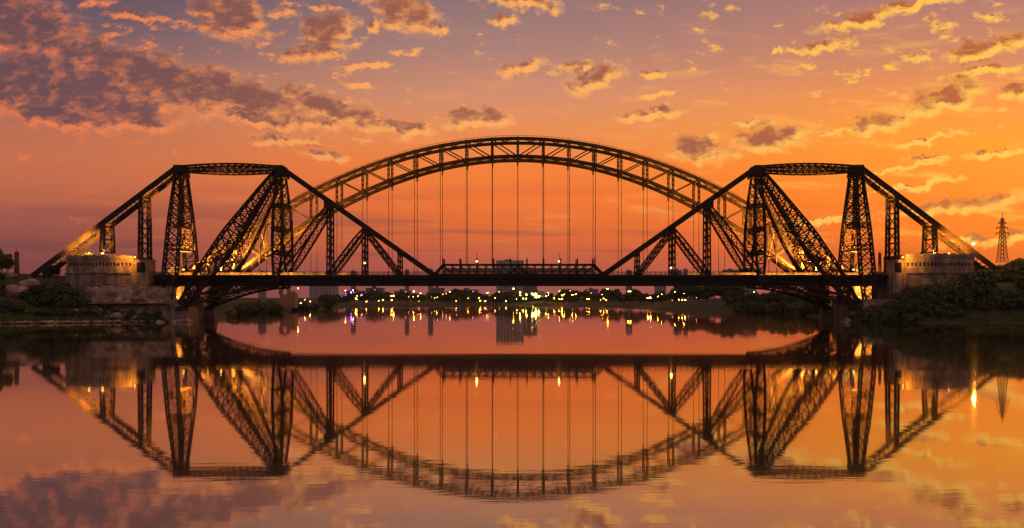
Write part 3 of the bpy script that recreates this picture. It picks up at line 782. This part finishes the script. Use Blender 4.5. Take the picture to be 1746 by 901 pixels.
# row of stones along the left waterline
pts = [p for p in LB if 225 <= p[1] <= 280]
st = []
for (a, b) in zip(pts, pts[1:]):
    n = max(1, int(math.hypot(b[0]-a[0], b[1]-a[1])/1.5))
    st += [(a[0]+(b[0]-a[0])*k/n, a[1]+(b[1]-a[1])*k/n) for k in range(n)]
proto_r = []
for i, (x, y) in enumerate(st):
    if i < 4: o = rock('shore_stone', (x, y, 0.4), 1.0, '', 'stone'); proto_r.append(o)
    else:
        o = random.choice(proto_r).copy(); C.objects.link(o)
    o.location = (x-0.6+random.uniform(-.4, .4), y+0.8+random.uniform(-.3, .3), 0.25+random.uniform(0, .25)); o.rotation_euler = (random.uniform(-.3, .3), 0, random.uniform(0, 6.28))
    s_ = random.uniform(0.55, 1.1); o.scale = (s_*1.3, s_, s_*0.8)
    tag(o, f'{nth(i)} stone from the left in the row along the left waterline', 'stone', 'stones along the left waterline')

# ------------------------------------------------------------------ vegetation
def crown_mesh(name, rx, rz, clumps, leaves, leaf, material, seed, flat=0.0):
    rnd = random.Random(seed); m = MB()
    for k in range(clumps):
        while True:
            p = V((rnd.uniform(-1, 1), rnd.uniform(-1, 1), rnd.uniform(-1, 1)))
            if 0.35 < p.length < 1: break
        if p.z < -0.75: p.z *= 0.5
        c = V((p.x*rx, p.y*rx, p.z*rz)); cr = rnd.uniform(0.22, 0.42)*rx
        for i in range(leaves):
            d = V((rnd.gauss(0, 1), rnd.gauss(0, 1), rnd.gauss(0, 0.75))); d = d.normalized()*(cr*rnd.random()**0.4)
            nrm = (d.normalized()+V((rnd.gauss(0, .5), rnd.gauss(0, .5), rnd.gauss(0, .5)+0.4))).normalized()
            e = nrm.cross(V((rnd.gauss(0, 1), rnd.gauss(0, 1), rnd.gauss(0, 1)))).normalized(); g_ = nrm.cross(e)
            s_ = leaf*rnd.uniform(0.6, 1.3); m.quad(c+d, e*s_, g_*s_*0.5)
    me = bpy.data.meshes.new(name); me.from_pydata([tuple(p) for p in m.v], [], m.f); me.materials.append(material); me.update()
    return me
SHR = [crown_mesh('shrub', 2.6, 2.1, 34, 80, 0.22, LEAF[i % 3], 11+i) for i in range(6)]
SHN = ['olive', 'dark green', 'dusty grey-green']
CRW = [crown_mesh('crown', 3.6, 3.4, 42, 90, 0.30, LEAF[(i+1) % 3], 40+i) for i in range(4)]
FCR = [crown_mesh('crown', 5.4, 4.8, 34, 60, 0.70, LEAF[(i+1) % 3], 70+i) for i in range(4)]
def shrub(x, y, z, s_, i, label, group):
    o = bpy.data.objects.new('shrub', SHR[i]); C.objects.link(o); o.location = (x, y, z); o.scale = (s_*random.uniform(.9, 1.25), s_, s_*random.uniform(.8, 1.1))
    o.rotation_euler = (0, 0, random.uniform(0, 6.28)); return tag(o, label, 'bush', group)
def trunk_mesh(name, h, r):
    m = MB(); m.taper([((0, 0, -1), r), ((r*.4, 0, h*.4), r*.8), ((-r*.3, 0, h*.75), r*.55), ((0, 0, h*1.1), r*.2)])
    for a in range(5):
        an = a*1.3; z = h*(.5+.1*a); m.taper([((0, 0, z), r*.4), ((math.cos(an)*h*.18, math.sin(an)*h*.18, z+h*.2), r*.25), ((math.cos(an)*h*.33, math.sin(an)*h*.33, z+h*.34), r*.08)], 5)
    me = bpy.data.meshes.new(name); me.from_pydata([tuple(p) for p in m.v], [], m.f); me.materials.append(BARK); me.update(); return me
TRK = trunk_mesh('trunk', 4.0, 0.28); FTRK = trunk_mesh('trunk', 6.0, 0.4)
def tree(x, y, z, s_, label, group=None, far=False, i=0, tall=1.0):
    t_ = thing('tree', label, 'tree', (x, y, z), group)
    cm = (FCR if far else CRW)[i % 4]
    c = bpy.data.objects.new('crown', cm); C.objects.link(c); c.parent = t_; c.location = (0, 0, (7.2 if far else 5.2)*s_*tall); c.scale = (s_, s_, s_*tall); c.rotation_euler = (0, 0, random.uniform(0, 6.28))
    k = bpy.data.objects.new('trunk', FTRK if far else TRK); C.objects.link(k); k.parent = t_; k.scale = (s_, s_, s_*tall)
    return t_
# right bank thicket: three rows by height up the slope
SHR_FRONT = [(1572,282.5),(1586,283),(1600,282.5),(1615,283),(1630,282.5),(1644,283),(1657,282.8),(1668,283.5),(1478,279),(1490,281),(1503,280),(1516,279),(1528,282),(1541,280),(1554,282),(1566,280),(1580,281),(1594,280),(1608,282),(1622,281),(1636,280),(1650,282)]
rows = [('at the foot of the right thicket', 276.5, 283, 1.25, 1450, 1770, 27), ('half way up the right thicket', 288, 296, 1.25, 1465, 1775, 26), ('near the top of the right thicket', 296, 306, 1.15, 1572, 1780, 20)]
for nm, ya, yb, s_, pa, pb, n in rows:
    for k in range(n):
        px = pa+(pb-pa)*(k+random.uniform(.2, .8))/n; y = random.uniform(ya, yb); x = PX(px, y)
        if px < 1672 and y > 284: y = random.uniform(281, 284.5); x = PX(px, y)
        i = random.randrange(6); z = ground(x, y)
        sc = s_*random.uniform(.75, 1.25)
        shrub(x, y, z+1.0*sc, sc, i, f'{SHN[i%3]} bush {nm}, {nth(k)} from left', 'bushes of the right bank thicket')
for k, (px, y) in enumerate(SHR_FRONT):
    x = PX(px, y); i = random.randrange(6); z = ground(x, y); sc = random.uniform(1.0, 1.35)*(0.85 if px < 1500 else 1.1+.25*(px-1500)/150)
    shrub(x, y, z+1.3*sc, sc, i, f'{SHN[i%3]} bush in front of the right gatehouse, {nth(k)} from left', 'bushes before the right gatehouse')
for k in range(16):
    px = 1670+110*k/15; y = random.uniform(308, 322); x = PX(px, y); i = random.randrange(6); z = ground(x, y)
    sc = random.uniform(.5, .8)*(1+.5*k/15)
    shrub(x, y, z+.8*sc, sc, i, f'{SHN[i%3]} bush on the skyline right of the right gatehouse, {nth(k)} from the left', 'skyline bushes on the right bank')
# left bank
k = 0
for px, D, s_ in [(-12,270,1.3),(8,271,1.2),(30,272,1.1),(55,273,1.05),(78,274,1.0),(100,276,1.0),(124,277,0.9),(146,278,1.0),(170,279,.85),(196,280,.8),(222,281,.85),(246,282,.75),(268,283,.8),
                 (-5,278,1.3),(16,280,1.0),(40,280,1.0),(66,279,1.2),(-10,286,1.2),(60,284,.8),(150,283,.9),(186,281.5,.7),(230,281.5,.6),(163,281.5,.9),(258,279.5,.8),(205,279.5,.75),(178,279,.9),(220,279,.7),(242,279.3,.8),(285,280.5,.6),(192,279.4,.7),(270,280,.7)]:
    x = PX(px, D); i = random.randrange(6); z = ground(x, D)
    shrub(x, D, z+.7*s_, s_*.9, i, f'{SHN[i%3]} bush on the left bank slope, {nth(k)} above the waterline stones', 'bushes on the left bank slope'); k += 1
k = 0
for px, D, s_ in [(82,284,1.35),(98,283,1.6),(112,284,1.3),(88,281,1.2),(106,280.5,1.1),(122,281,1.0)]:
    x = PX(px, D); i = [1,4,1,4,0,1][k]
    shrub(x, D, ground(x, D)+1.9*s_, s_*1.1, i, f'{nth(k)} clump of the big dark bush left of the rock face', 'clumps of the big bush below the left guys'); k += 1
for x_, y_, s_, lab in [(PX(3,300),300,1.0,'dark tree at the left edge beside the lattice mast'), (PX(-14,306),306,1.2,'taller dark tree cut by the left edge of the view'), (PX(84,303),303,.62,'small tree standing beside the left back guys'), (PX(92,306),306,.55,'second small tree behind the left back guys'),
                        (PX(268,320),320,.95,'dark tree between the left gatehouse and the outer tower'), (PX(279,326),326,.8,'lower dark tree behind the left outer tower'),
                        (PX(1503,312),312,.55,'small bushy tree between the right outer tower and the right gatehouse'), (PX(1736,318),318,.75,'thin tree on the skyline at the right edge'), (PX(1742,312),312,.6,'low tree under the right edge skyline')]:
    tree(x_, y_, ground(x_, y_)-.3, s_, lab, i=random.randrange(4))
for px, sdx, lab in [(150,8,'rounded tree growing on the roof of the left gatehouse'), (134,4,'small shrub on the roof of the left gatehouse'), (1574,4,'dark shrub on the roof of the right gatehouse beside the trestle')]:
    o = shrub(PX(px, 301), 301, PZ(434.5, 301), .62 if px == 150 else .42, 1, lab, None)
    o.location.z = PZ(437 if px < 800 else 434, 289)+(.9 if px == 150 else .6)
# grass along both near waterlines
m = MB(); rg = random.Random(5)
for i in range(9000):
    left_ = i % 2 == 0
    x = rg.uniform(-192, -117) if left_ else rg.uniform(121, 196); y = rg.uniform(255 if left_ else 262, 289)
    if inside((x, y)): continue
    d = min(seg_d((x, y), RIVER[j], RIVER[j+1]) for j in range(len(RIVER)-1))
    if d < 1.6 or d > 13: continue
    z = ground(x, y); hgt = rg.uniform(.25, .75)
    for q in range(4):
        a = rg.uniform(0, 6.28); e = V((math.cos(a), math.sin(a), 0))*rg.uniform(.15, .4); tp = V((rg.gauss(0, .15), rg.gauss(0, .15), hgt)); o = len(m.v); c = V((x+rg.uniform(-.4, .4), y+rg.uniform(-.4, .4), z-.05))
        m.v += [c-e, c+e, c+tp+e*.3, c+tp-e*.3]; m.f.append((o, o+1, o+2, o+3))
tag(m.build('bank_grass', mat('bank_grass', (0.075, 0.115, 0.028), .8, (0.11, 0.12, 0.04), .3, spec=.1)), 'rough green grass along the foot of both near banks', 'grass', kind='stuff')
# middle distance banks
k = 0
for (px, D, s_) in [(404,380,1.2),(418,400,1.3),(432,430,1.5),(446,440,1.7),(458,450,1.6),(470,460,1.5),(412,430,1.5),(440,470,1.9),(425,450,1.7),(462,480,1.8),(395,360,1.0),(508,545,1.5),(520,560,1.3),(534,575,1.4),(556,640,1.6)]:
    x = PX(px, D); i = random.randrange(6); z = ground(x, D)
    shrub(x, D, max(z, .2)+1.2*s_, s_, i, f'{SHN[i%3]} bush on the left bank beyond the bridge, {nth(k)} counted from the pedestals', 'bushes on the left bank beyond the bridge'); k += 1
k = 0
for (px, D, s_) in [(1262,480,1.5),(1280,455,1.6),(1300,440,1.7),(1318,430,1.6),(1336,420,1.6),(1352,405,1.5),(1370,392,1.5),(1388,380,1.4),(1404,365,1.4),(1290,480,2.0),(1312,470,2.1),(1334,455,2.1),(1356,440,2.0),(1270,500,1.8),(1376,425,1.8),(1250,520,1.9),(1415,352,1.2),(1430,345,1.2)]:
    x = PX(px, D); i = random.randrange(6); z = ground(x, D)
    shrub(x, D, max(z, .2)+1.3*s_, s_*1.1, i, f'{SHN[i%3]} bush on the right bank beyond the bridge, {nth(k)} of that line', 'bushes on the right bank beyond the bridge'); k += 1
# trees of the far shore
k = 0
spec = [(555,650,1.0),(564,640,1.15),(575,700,.9),(588,760,.8)]
spec += [(600+12*i, random.uniform(985, 1040), random.uniform(.8, 1.35)) for i in range(38)]
spec += [(594+8.5*i+random.uniform(-3,3), random.uniform(974, 984), random.uniform(.45, .8)) for i in range(54)]
spec += [(1064,800,1.1),(1080,780,1.3),(1098,760,1.2),(1112,740,1.0),(1128,720,1.1),(1146,700,1.0),(1160,690,1.2),(1176,670,1.3),(1192,650,1.2),(1205,640,1.3),(1218,620,1.3),(1230,600,1.3),(1242,590,1.2),(1256,580,1.0),(1036,930,1.3),(1050,900,1.4)]
for px, D, s_ in sorted(spec):
    x = PX(px, D)
    tree(x, D, max(.3, ground(x, D))-.4, s_, f'dark hazy tree on the far shore, {nth(k)} from left of its line', 'trees of the far shore', far=True, i=random.randrange(4), tall=random.uniform(.75, 1.1)); k += 1

# ------------------------------------------------------------------ buildings across the river
def building(px0, px1, ptop, D, wi, label, floors=6, lit=0.0, litmat=None, roof=True):
    x0, x1 = PX(px0, D), PX(px1, D); zt_ = PZ(ptop, D); z0 = ground((x0+x1)/2, D)-1
    dp = min(30, max(8, (x1-x0)*.7))
    b = thing('apartment_building', label, 'building', ((x0+x1)/2, D+dp/2, z0), 'buildings across the river')
    m = MB(); m.box(x0, x1, D, D+dp, z0, zt_); m.build('wall', WALLS[wi], b)
    m = MB(); m.box(x0-.3, x1+.3, D-.3, D+dp+.3, zt_, zt_+.7); m.box(x0+(x1-x0)*.3, x0+(x1-x0)*.55, D+dp*.3, D+dp*.6, zt_+.7, zt_+3); m.build('roof', ROOF, b)
    cols = max(2, min(8, int((x1-x0)/4))); fl = max(1, min(floors, int((zt_-z0)/3.4)))
    n_ = 0
    for i in range(cols):
        for j in range(fl):
            if n_ > 95: break
            cx = x0+(x1-x0)*(i+.5)/cols; cz = zt_-2.4-j*3.3
            if cz < z0+3: continue
            m = MB(); ww = min(.9, (x1-x0)/cols*.3); m.box(cx-ww, cx+ww, D-.12, D+.05, cz-.75, cz+.75)
            m.build('window', (litmat or WINLIT) if random.random() < lit else DARKWIN, b); n_ += 1
    return b
building(527, 571, 486, 1250, 0, 'broad mauve apartment block behind the left far shore', 9)
building(624, 653, 492, 1050, 1, 'dark grey slab block standing at the left of the far shore', 7, .03)
building(735, 757, 492, 1180, 1, 'grey block behind the trees left of the suspended span', 5, .05)
building(848, 886, 491, 1120, 0, 'wide pale grey block on the far shore under the suspended span', 6, .03)
building(905, 928, 498.5, 1010, 0, 'low pale riverside hall with rows of bright lit windows', 3, .8, LIME)
building(846, 893, 445, 1560, 0, 'tall pale slab on the skyline above the suspended truss', 8)
building(892, 916, 458, 1600, 1, 'lower grey slab right of the tall pale skyline slab', 6)
for i, (a, b, tpy, D, wi, lab) in enumerate([(1068,1078,462,1500,1,'small tower on the skyline left of the right lamp post'), (1150,1162,461,1500,1,'squat skyline tower right of the right panel posts'),(1166,1173,460,1520,0,'slim skyline tower in the middle of the right group'),
                                             (1236,1262,461,1480,1,'wide low skyline block left of the right main tower'),(1264,1290,459.5,1450,1,'broad skyline block next to the right main tower'),
                                             (690,697,461,1500,1,'tiny skyline tower left of the suspended span'),(598,606,463,1490,1,'tiny skyline tower between the left panel posts'),(730,738,460,1520,1,'slim skyline tower at the left end of the suspended truss'),
                                             (440,452,464,1400,1,'low skyline block behind the left main tower'),(960,986,496,1300,2,'tan block behind the trees right of the lit hall'),(1000,1020,494,1250,1,'grey block over the trees right of centre'),
                                             (1118,1136,489,1150,0,'pale block above the right far trees'),(672,700,497,1100,2,'low tan block between trees left of centre'),(780,815,495,1150,2,'long low tan block left of the wide grey block'),(590,622,497,1120,1,'low block decked with violet lights'),(1256,1282,491,620,2,'pinkish house wall on the right bank beyond the bridge'),(1180,1210,491,900,1,'low grey block behind the right far trees')]):
    building(a, b, tpy, D, wi, lab, 6, .06 if tpy > 480 else 0)
# ruined brick tower on the left bank
D = 520; x0, x1 = PX(477, D), PX(503, D)
br = thing('brick_ruin', 'ruined red brick river tower with an arched dome on the left bank', 'ruin', ((x0+x1)/2, D, 2))
m = MB(); m.box(x0, x1, D, D+7, 2, PZ(502, D)); m.box(x0+6.5, x1-.4, D, D+6, PZ(502, D), PZ(499, D)); m.box(x0+8, x1-.5, D, D+2, PZ(499, D), PZ(496, D)); m.build('wall', BRICK, br)
m = MB(); cx, rr = x0+2.6, 3.4
for i in range(10):
    a0, a1 = math.pi*i/10, math.pi*(i+1)/10
    zc = PZ(501.5, D)+1.2
    for (r0, r1) in ((2.0, rr),):
        p = [V((cx+r*math.cos(a), D+yy, zc+r*math.sin(a)*1.1)) for yy in (0, 5) for r, a in ((r0, a0), (r1, a0), (r1, a1), (r0, a1))]
        o = len(m.v); m.v += p; m.f += [(o, o+1, o+2, o+3), (o+7, o+6, o+5, o+4), (o, o+4, o+5, o+1), (o+1, o+5, o+6, o+2), (o+2, o+6, o+7, o+3), (o+3, o+7, o+4, o)]
m.box(cx-rr, cx-2, D, D+5, PZ(502, D)+.01, PZ(501.5, D)+1.2); m.box(cx+2, cx+rr, D, D+5, PZ(502, D)+.01, PZ(501.5, D)+1.2)
m.build('arch', BRICK, br)

# ------------------------------------------------------------------ masts
def lattice_mast(name, x, y, z0, z1, w0, w1, label, arms=True):
    t_ = thing(name, label, 'mast', (x, y, z0))
    m = MB(); n = 11; secs = []
    for i in range(n+1):
        k = i/n; h_ = (w0+(w1-w0)*(k**0.8))/2; secs.append((V((x, y, z0+(z1-z0)*k)), V((h_, 0, 0)), V((0, h_, 0))))
    m.lattice(secs, max(.2 if not arms else .11, w0*.05), max(.13 if not arms else .06, w0*.028)); m.build('tower', STEEL, t_)
    m = MB(); m.bar((x, y, z1), (x, y, z1+(z1-z0)*.12), .16); m.build('spike', STEEL, t_)
    if arms:
        for k, ln in ((.66, 2.6), (.78, 2.3), (.90, 1.5)):
            z = z0+(z1-z0)*k; m = MB(); m.bar((x-ln, y, z), (x+ln, y, z), .22); m.bar((x-ln, y, z), (x, y, z+.9), .12); m.bar((x+ln, y, z), (x, y, z+.9), .12)
            for e in (-1, 1): m.ball((x+e*ln, y, z-.4), .34, 6)
            m.build('cross_arm', STEEL, t_)
    return t_
lattice_mast('transmission_tower', PX(1709, 345), 345, PZ(447, 345), PZ(372, 345), 3.3, .7, 'tall lattice transmission tower on the right bank skyline')
lattice_mast('lattice_mast', PX(28.5, 330), 330, PZ(468, 330), PZ(430, 330), 1.3, .95, 'short lattice mast at the far left beside the trees', arms=False)
lattice_mast('lattice_mast', PX(1500, 330), 330, PZ(466, 330), PZ(432, 330), .9, .6, 'thin dark mast between the right outer tower and the right gatehouse', arms=False)

# ------------------------------------------------------------------ lamps
def plight(parent, loc, power, col=(1, .36, .035), rad=.35, spot=None, aim=None):
    d = bpy.data.lights.new('lamp_light', 'SPOT' if spot else 'POINT'); d.energy = power; d.color = col; d.shadow_soft_size = rad
    if spot: d.spot_size = R(spot); d.spot_blend = .6
    o = bpy.data.objects.new('lamp_light', d); C.objects.link(o); o.parent = parent; o.location = V(loc)-parent.location
    if aim: o.rotation_euler = (V(aim)-V(loc)).to_track_quat('-Z', 'Y').to_euler()
    return o
def flood(x, y, z, power, label, group, aim=None, spot=None, g=None, r=.3):
    g = g or NEAR
    t_ = thing('floodlight', label, 'floodlight', (x, y, z), group)
    m = MB(); m.box(x-.3, x+.3, y-.25, y+.25, z-.5, z-.12); m.bar((x, y, z-1.4), (x, y, z-.5), .14); m.build('housing', GIRDER, t_)
    m = MB(); m.ball((x, y, z), r, 10, .8); m.build('lens', g, t_)
    plight(t_, (x, y, z+.5), power, aim=aim, spot=spot)
for sd in (-1, 1):
    nm = 'left' if sd < 0 else 'right'
    flood(X0+sd*137.0, DA-10, 18.3, 1527552, f'floodlight on the {nm} arch pier shining up the arch end', 'bridge floodlights', aim=(X0+sd*104, DA, 42), spot=70)
    flood(X0+sd*119.0, DA-9, 18.4, 1171123, f'floodlight beside the {nm} springing of the arch', 'bridge floodlights', aim=(X0+sd*100, DA, 40), spot=80)
    flood(X0+sd*97.0, DA-8, 18.2, 458265, f'floodlight on the arch bridge deck under the {nm} haunch', 'bridge floodlights', aim=(X0+sd*86, DA, 42), spot=75)
    flood(X0+sd*140.4, DA-19, 17.4, 54080, f'floodlight in front of the {nm} pyramid capped pier', 'bridge floodlights', aim=(X0+sd*140.4, DA-1, 17), spot=80)
    flood(X0+sd*133.0, DA-20, 8.6, 29120, f'floodlight below the deck before the {nm} arch pier', 'bridge floodlights', aim=(X0+sd*137, DA-1, 9), spot=110)
    flood(X0+sd*122.0, D0+1, 18.6, 668304, f'floodlight on the deck inside the {nm} outer tower', 'bridge floodlights', aim=(X0+sd*122.2, D0+3.0, 40), spot=75)
    flood(X0+sd*108.0, D0, 18.4, 477360, f'floodlight on the deck between the {nm} leaning struts', 'bridge floodlights', aim=(X0+sd*102, D0+5, 36), spot=90)
    flood(X0+sd*127.0, DA-17, 8.8, 24960, f'floodlight below the deck before the {nm} springing block', 'bridge floodlights', aim=(X0+sd*131, DA-6, 9), spot=110)
    flood(X0+sd*152.0, D0-7.5, PZ(434.5, D0), 130000 if sd < 0 else 110000, f'floodlight under the back guys beside the {nm} gatehouse', 'bridge floodlights', aim=(X0+sd*157, D0, PZ(412, D0)), spot=110)
    flood(X0+sd*149.0, D0-4, PZ(433.5, D0), 20000, f'bright lamp on the roof edge of the {nm} gatehouse', 'bridge floodlights', r=.4, aim=(X0+sd*140, D0, 46), spot=100)
    flood(X0+sd*134.0, D0-11.5, PZ(442, D0), 7000, f'lamp at the deck side corner of the {nm} gatehouse', 'bridge floodlights', aim=(X0+sd*140, D0-10, PZ(452, D0)), spot=150)
# starburst lamp on a pole right of the right gatehouse
def pole_lamp(name, x, y, z0, z1, label, cat, g, r, power=0, group=None, cap=None):
    t_ = thing(name, label, cat, (x, y, z0), group)
    m = MB(); m.taper([((x, y, z0), .11), ((x, y, cap or z1), .08)], 6); m.build('pole', STEEL, t_)
    m = MB(); m.ball((x, y-.2, z1), r, 10, .85); m.build('lamp', g, t_)
    if power: plight(t_, (x, y-.6, z1), power)
    return t_
pole_lamp('street_lamp', PX(1659, 292), 292, PZ(468, 292), PZ(416, 292), 'brilliant lamp on a tall pole right of the right gatehouse', 'street lamp', STAR, .5, 9000, cap=PZ(405, 292))
DL = D0-4.0
for px, py, z0y, cap, lab, g in [(622, 449, 466, None, 'lamp glowing at the second panel post of the left half', DECKL), (1144, 457, 466, None, 'lamp glowing at the second panel post of the right half', DECKL),
                                 (813, 446, 452, 430, 'lamp on a post above the left part of the suspended truss', DECKL), (953, 446, 452, 430, 'lamp on a post above the right part of the suspended truss', DECKL)]:
    pole_lamp('deck_lamp', PX(px, DL), DL, PZ(z0y, DL), PZ(py, DL), lab, 'lamp', g, .30, 200, 'lamps on the cantilever bridge', cap=PZ(cap, DL) if cap else None)
# roadway strip lights washing the plate added inside the far railing
for i in range(14):
    s_ = (-1 if i < 7 else 1); k = i % 7; x = X0+s_*(66+k*9.6)
    t_ = thing('deck_light', f'amber strip light along the roadway, {nth(k)} from the middle of the {"left" if s_ < 0 else "right"} half', 'light', (x, D0+2.6, ZD-.7), 'roadway strip lights of the cantilever bridge')
    m = MB(); m.box(x-2, x+2, D0+2.4, D0+2.6, ZD-.75, ZD-.5); m.build('housing', GIRDER, t_)
    d = bpy.data.lights.new('lamp_light', 'AREA'); d.shape = 'RECTANGLE'; d.size = 8.5; d.size_y = .15; d.energy = (420 if k > 1 else 160); d.color = (1, .34, .035)
    o = bpy.data.objects.new('lamp_light', d); C.objects.link(o); o.parent = t_; o.location = (0, .1, .45); o.rotation_euler = (R(90), 0, 0)
# city lamps of the far shore: (px, py, kind)
CITY = [(507,510,'w'),(520,511,'w'),(513,518,'b'),(529,514.5,'w'),(508.5,492,'w'),(580,512,'a'),(586,513,'a'),(591,512,'a'),(590,501,'v'),(589.5,505,'v'),(583,506,'p'),(599,499,'v'),(603,498.5,'v'),(615,504,'v'),(617,503,'p'),(589,495.5,'w'),(602,495.5,'w'),
        (609,505,'w'),(607,509,'a'),(609,511,'a'),(625,514.5,'a'),(646,513.5,'a'),(653,512,'w'),(666.5,505,'w'),(671,504.5,'a'),(668,512,'w'),(692,498,'p'),(697,506.5,'p'),(706,497,'w'),(705,506,'a'),(713,505,'a'),(717,500,'a'),(714.5,514,'p'),(736,507,'p'),(741,508,'a'),(745.5,507.5,'a'),
        (755,502,'p'),(761,501,'p'),(767,498,'p'),(778,514,'a'),(798,509,'a'),(817,508.5,'a'),(819,513,'a'),(827,514,'p'),(829.5,513,'p'),(806.5,497.5,'p'),(830,500,'p'),(833,499,'p'),(844,508.5,'w'),(852,513.5,'w'),(863,514,'b'),(869,513.5,'b'),(875.5,492.5,'a'),(881,510,'b'),(887,499,'w'),(887,504,'b'),(892,509.5,'b'),(897,509.5,'b'),
        (898,502.5,'w'),(935,499.5,'w'),(935,503.5,'w'),(931,505.5,'b'),(945,509,'a'),(953,510,'a'),(958,510,'a'),(958.5,504,'a'),(962,502.5,'a'),(954,497,'w'),(972,496,'p'),(976,503,'a'),(982,502,'a'),(1001,510.5,'a'),(1004.5,510,'a'),(1026.5,502.5,'a'),(1029,509.5,'a'),(1024,512,'w'),(1034,512,'a'),(1036,493,'a'),
        (1062,507,'a'),(1065,503.5,'w'),(1071,497.5,'w'),(1075,497,'w'),(1104.5,508.5,'w'),(1109,508,'w'),(1121.5,506,'a'),(1128,502,'b'),(1146.5,512.5,'p'),(1150.5,498,'b'),(1166,501,'w'),(1157.5,511.5,'a'),(1163,511.5,'b'),(1168,511.5,'w'),(1187.5,508,'p'),(1209,520,'w'),(1221.5,517,'p'),(1236.5,515.5,'w'),(1240,515.5,'w'),(1286,498,'b')]
GM = {'w': WARM, 'a': AMBER, 'b': LIME, 'v': VIOLET, 'p': PINKL}
GN = {'w': 'warm white', 'a': 'amber', 'b': 'pale yellow', 'v': 'violet', 'p': 'pinkish'}
def shoreD(px):
    return interp([(500,590),(530,640),(575,700),(600,930),(870,985),(1000,930),(1062,800),(1100,700),(1150,640),(1200,600),(1290,520)], px)
for i, (px, py, kd) in enumerate(sorted(CITY)):
    D = shoreD(px)-4
    x = PX(px, D); z = PZ(py, D); z0 = min(max(ground(x, D), .1), z-2)-.5
    pole_lamp('street_lamp', x, D, z0, z, f'{GN[kd]} lamp across the river, {nth(i)} from left', 'street lamp', GM[kd], (.30*D/985+.08)*random.choice((.5,.6,.75,.9,1.0,1.5)), 0, 'street lamps of the far shore')

# ------------------------------------------------------------------ evening haze
HZ = bpy.data.materials.new('haze_air'); HZ.use_nodes = True
t = HZ.node_tree; t.nodes.clear(); o_ = t.nodes.new('ShaderNodeOutputMaterial'); pv = t.nodes.new('ShaderNodeVolumePrincipled')
pv.inputs['Color'].default_value = (.74, .66, .68, 1); pv.inputs['Density'].default_value = .000045; pv.inputs['Anisotropy'].default_value = .2
t.links.new(pv.outputs[0], o_.inputs['Volume'])
HAZE = True
if HAZE:
    m = MB(); m.box(-1760, 1760, -640, 1760, -9, 130); tag(m.build('haze', HZ), kind='stuff')
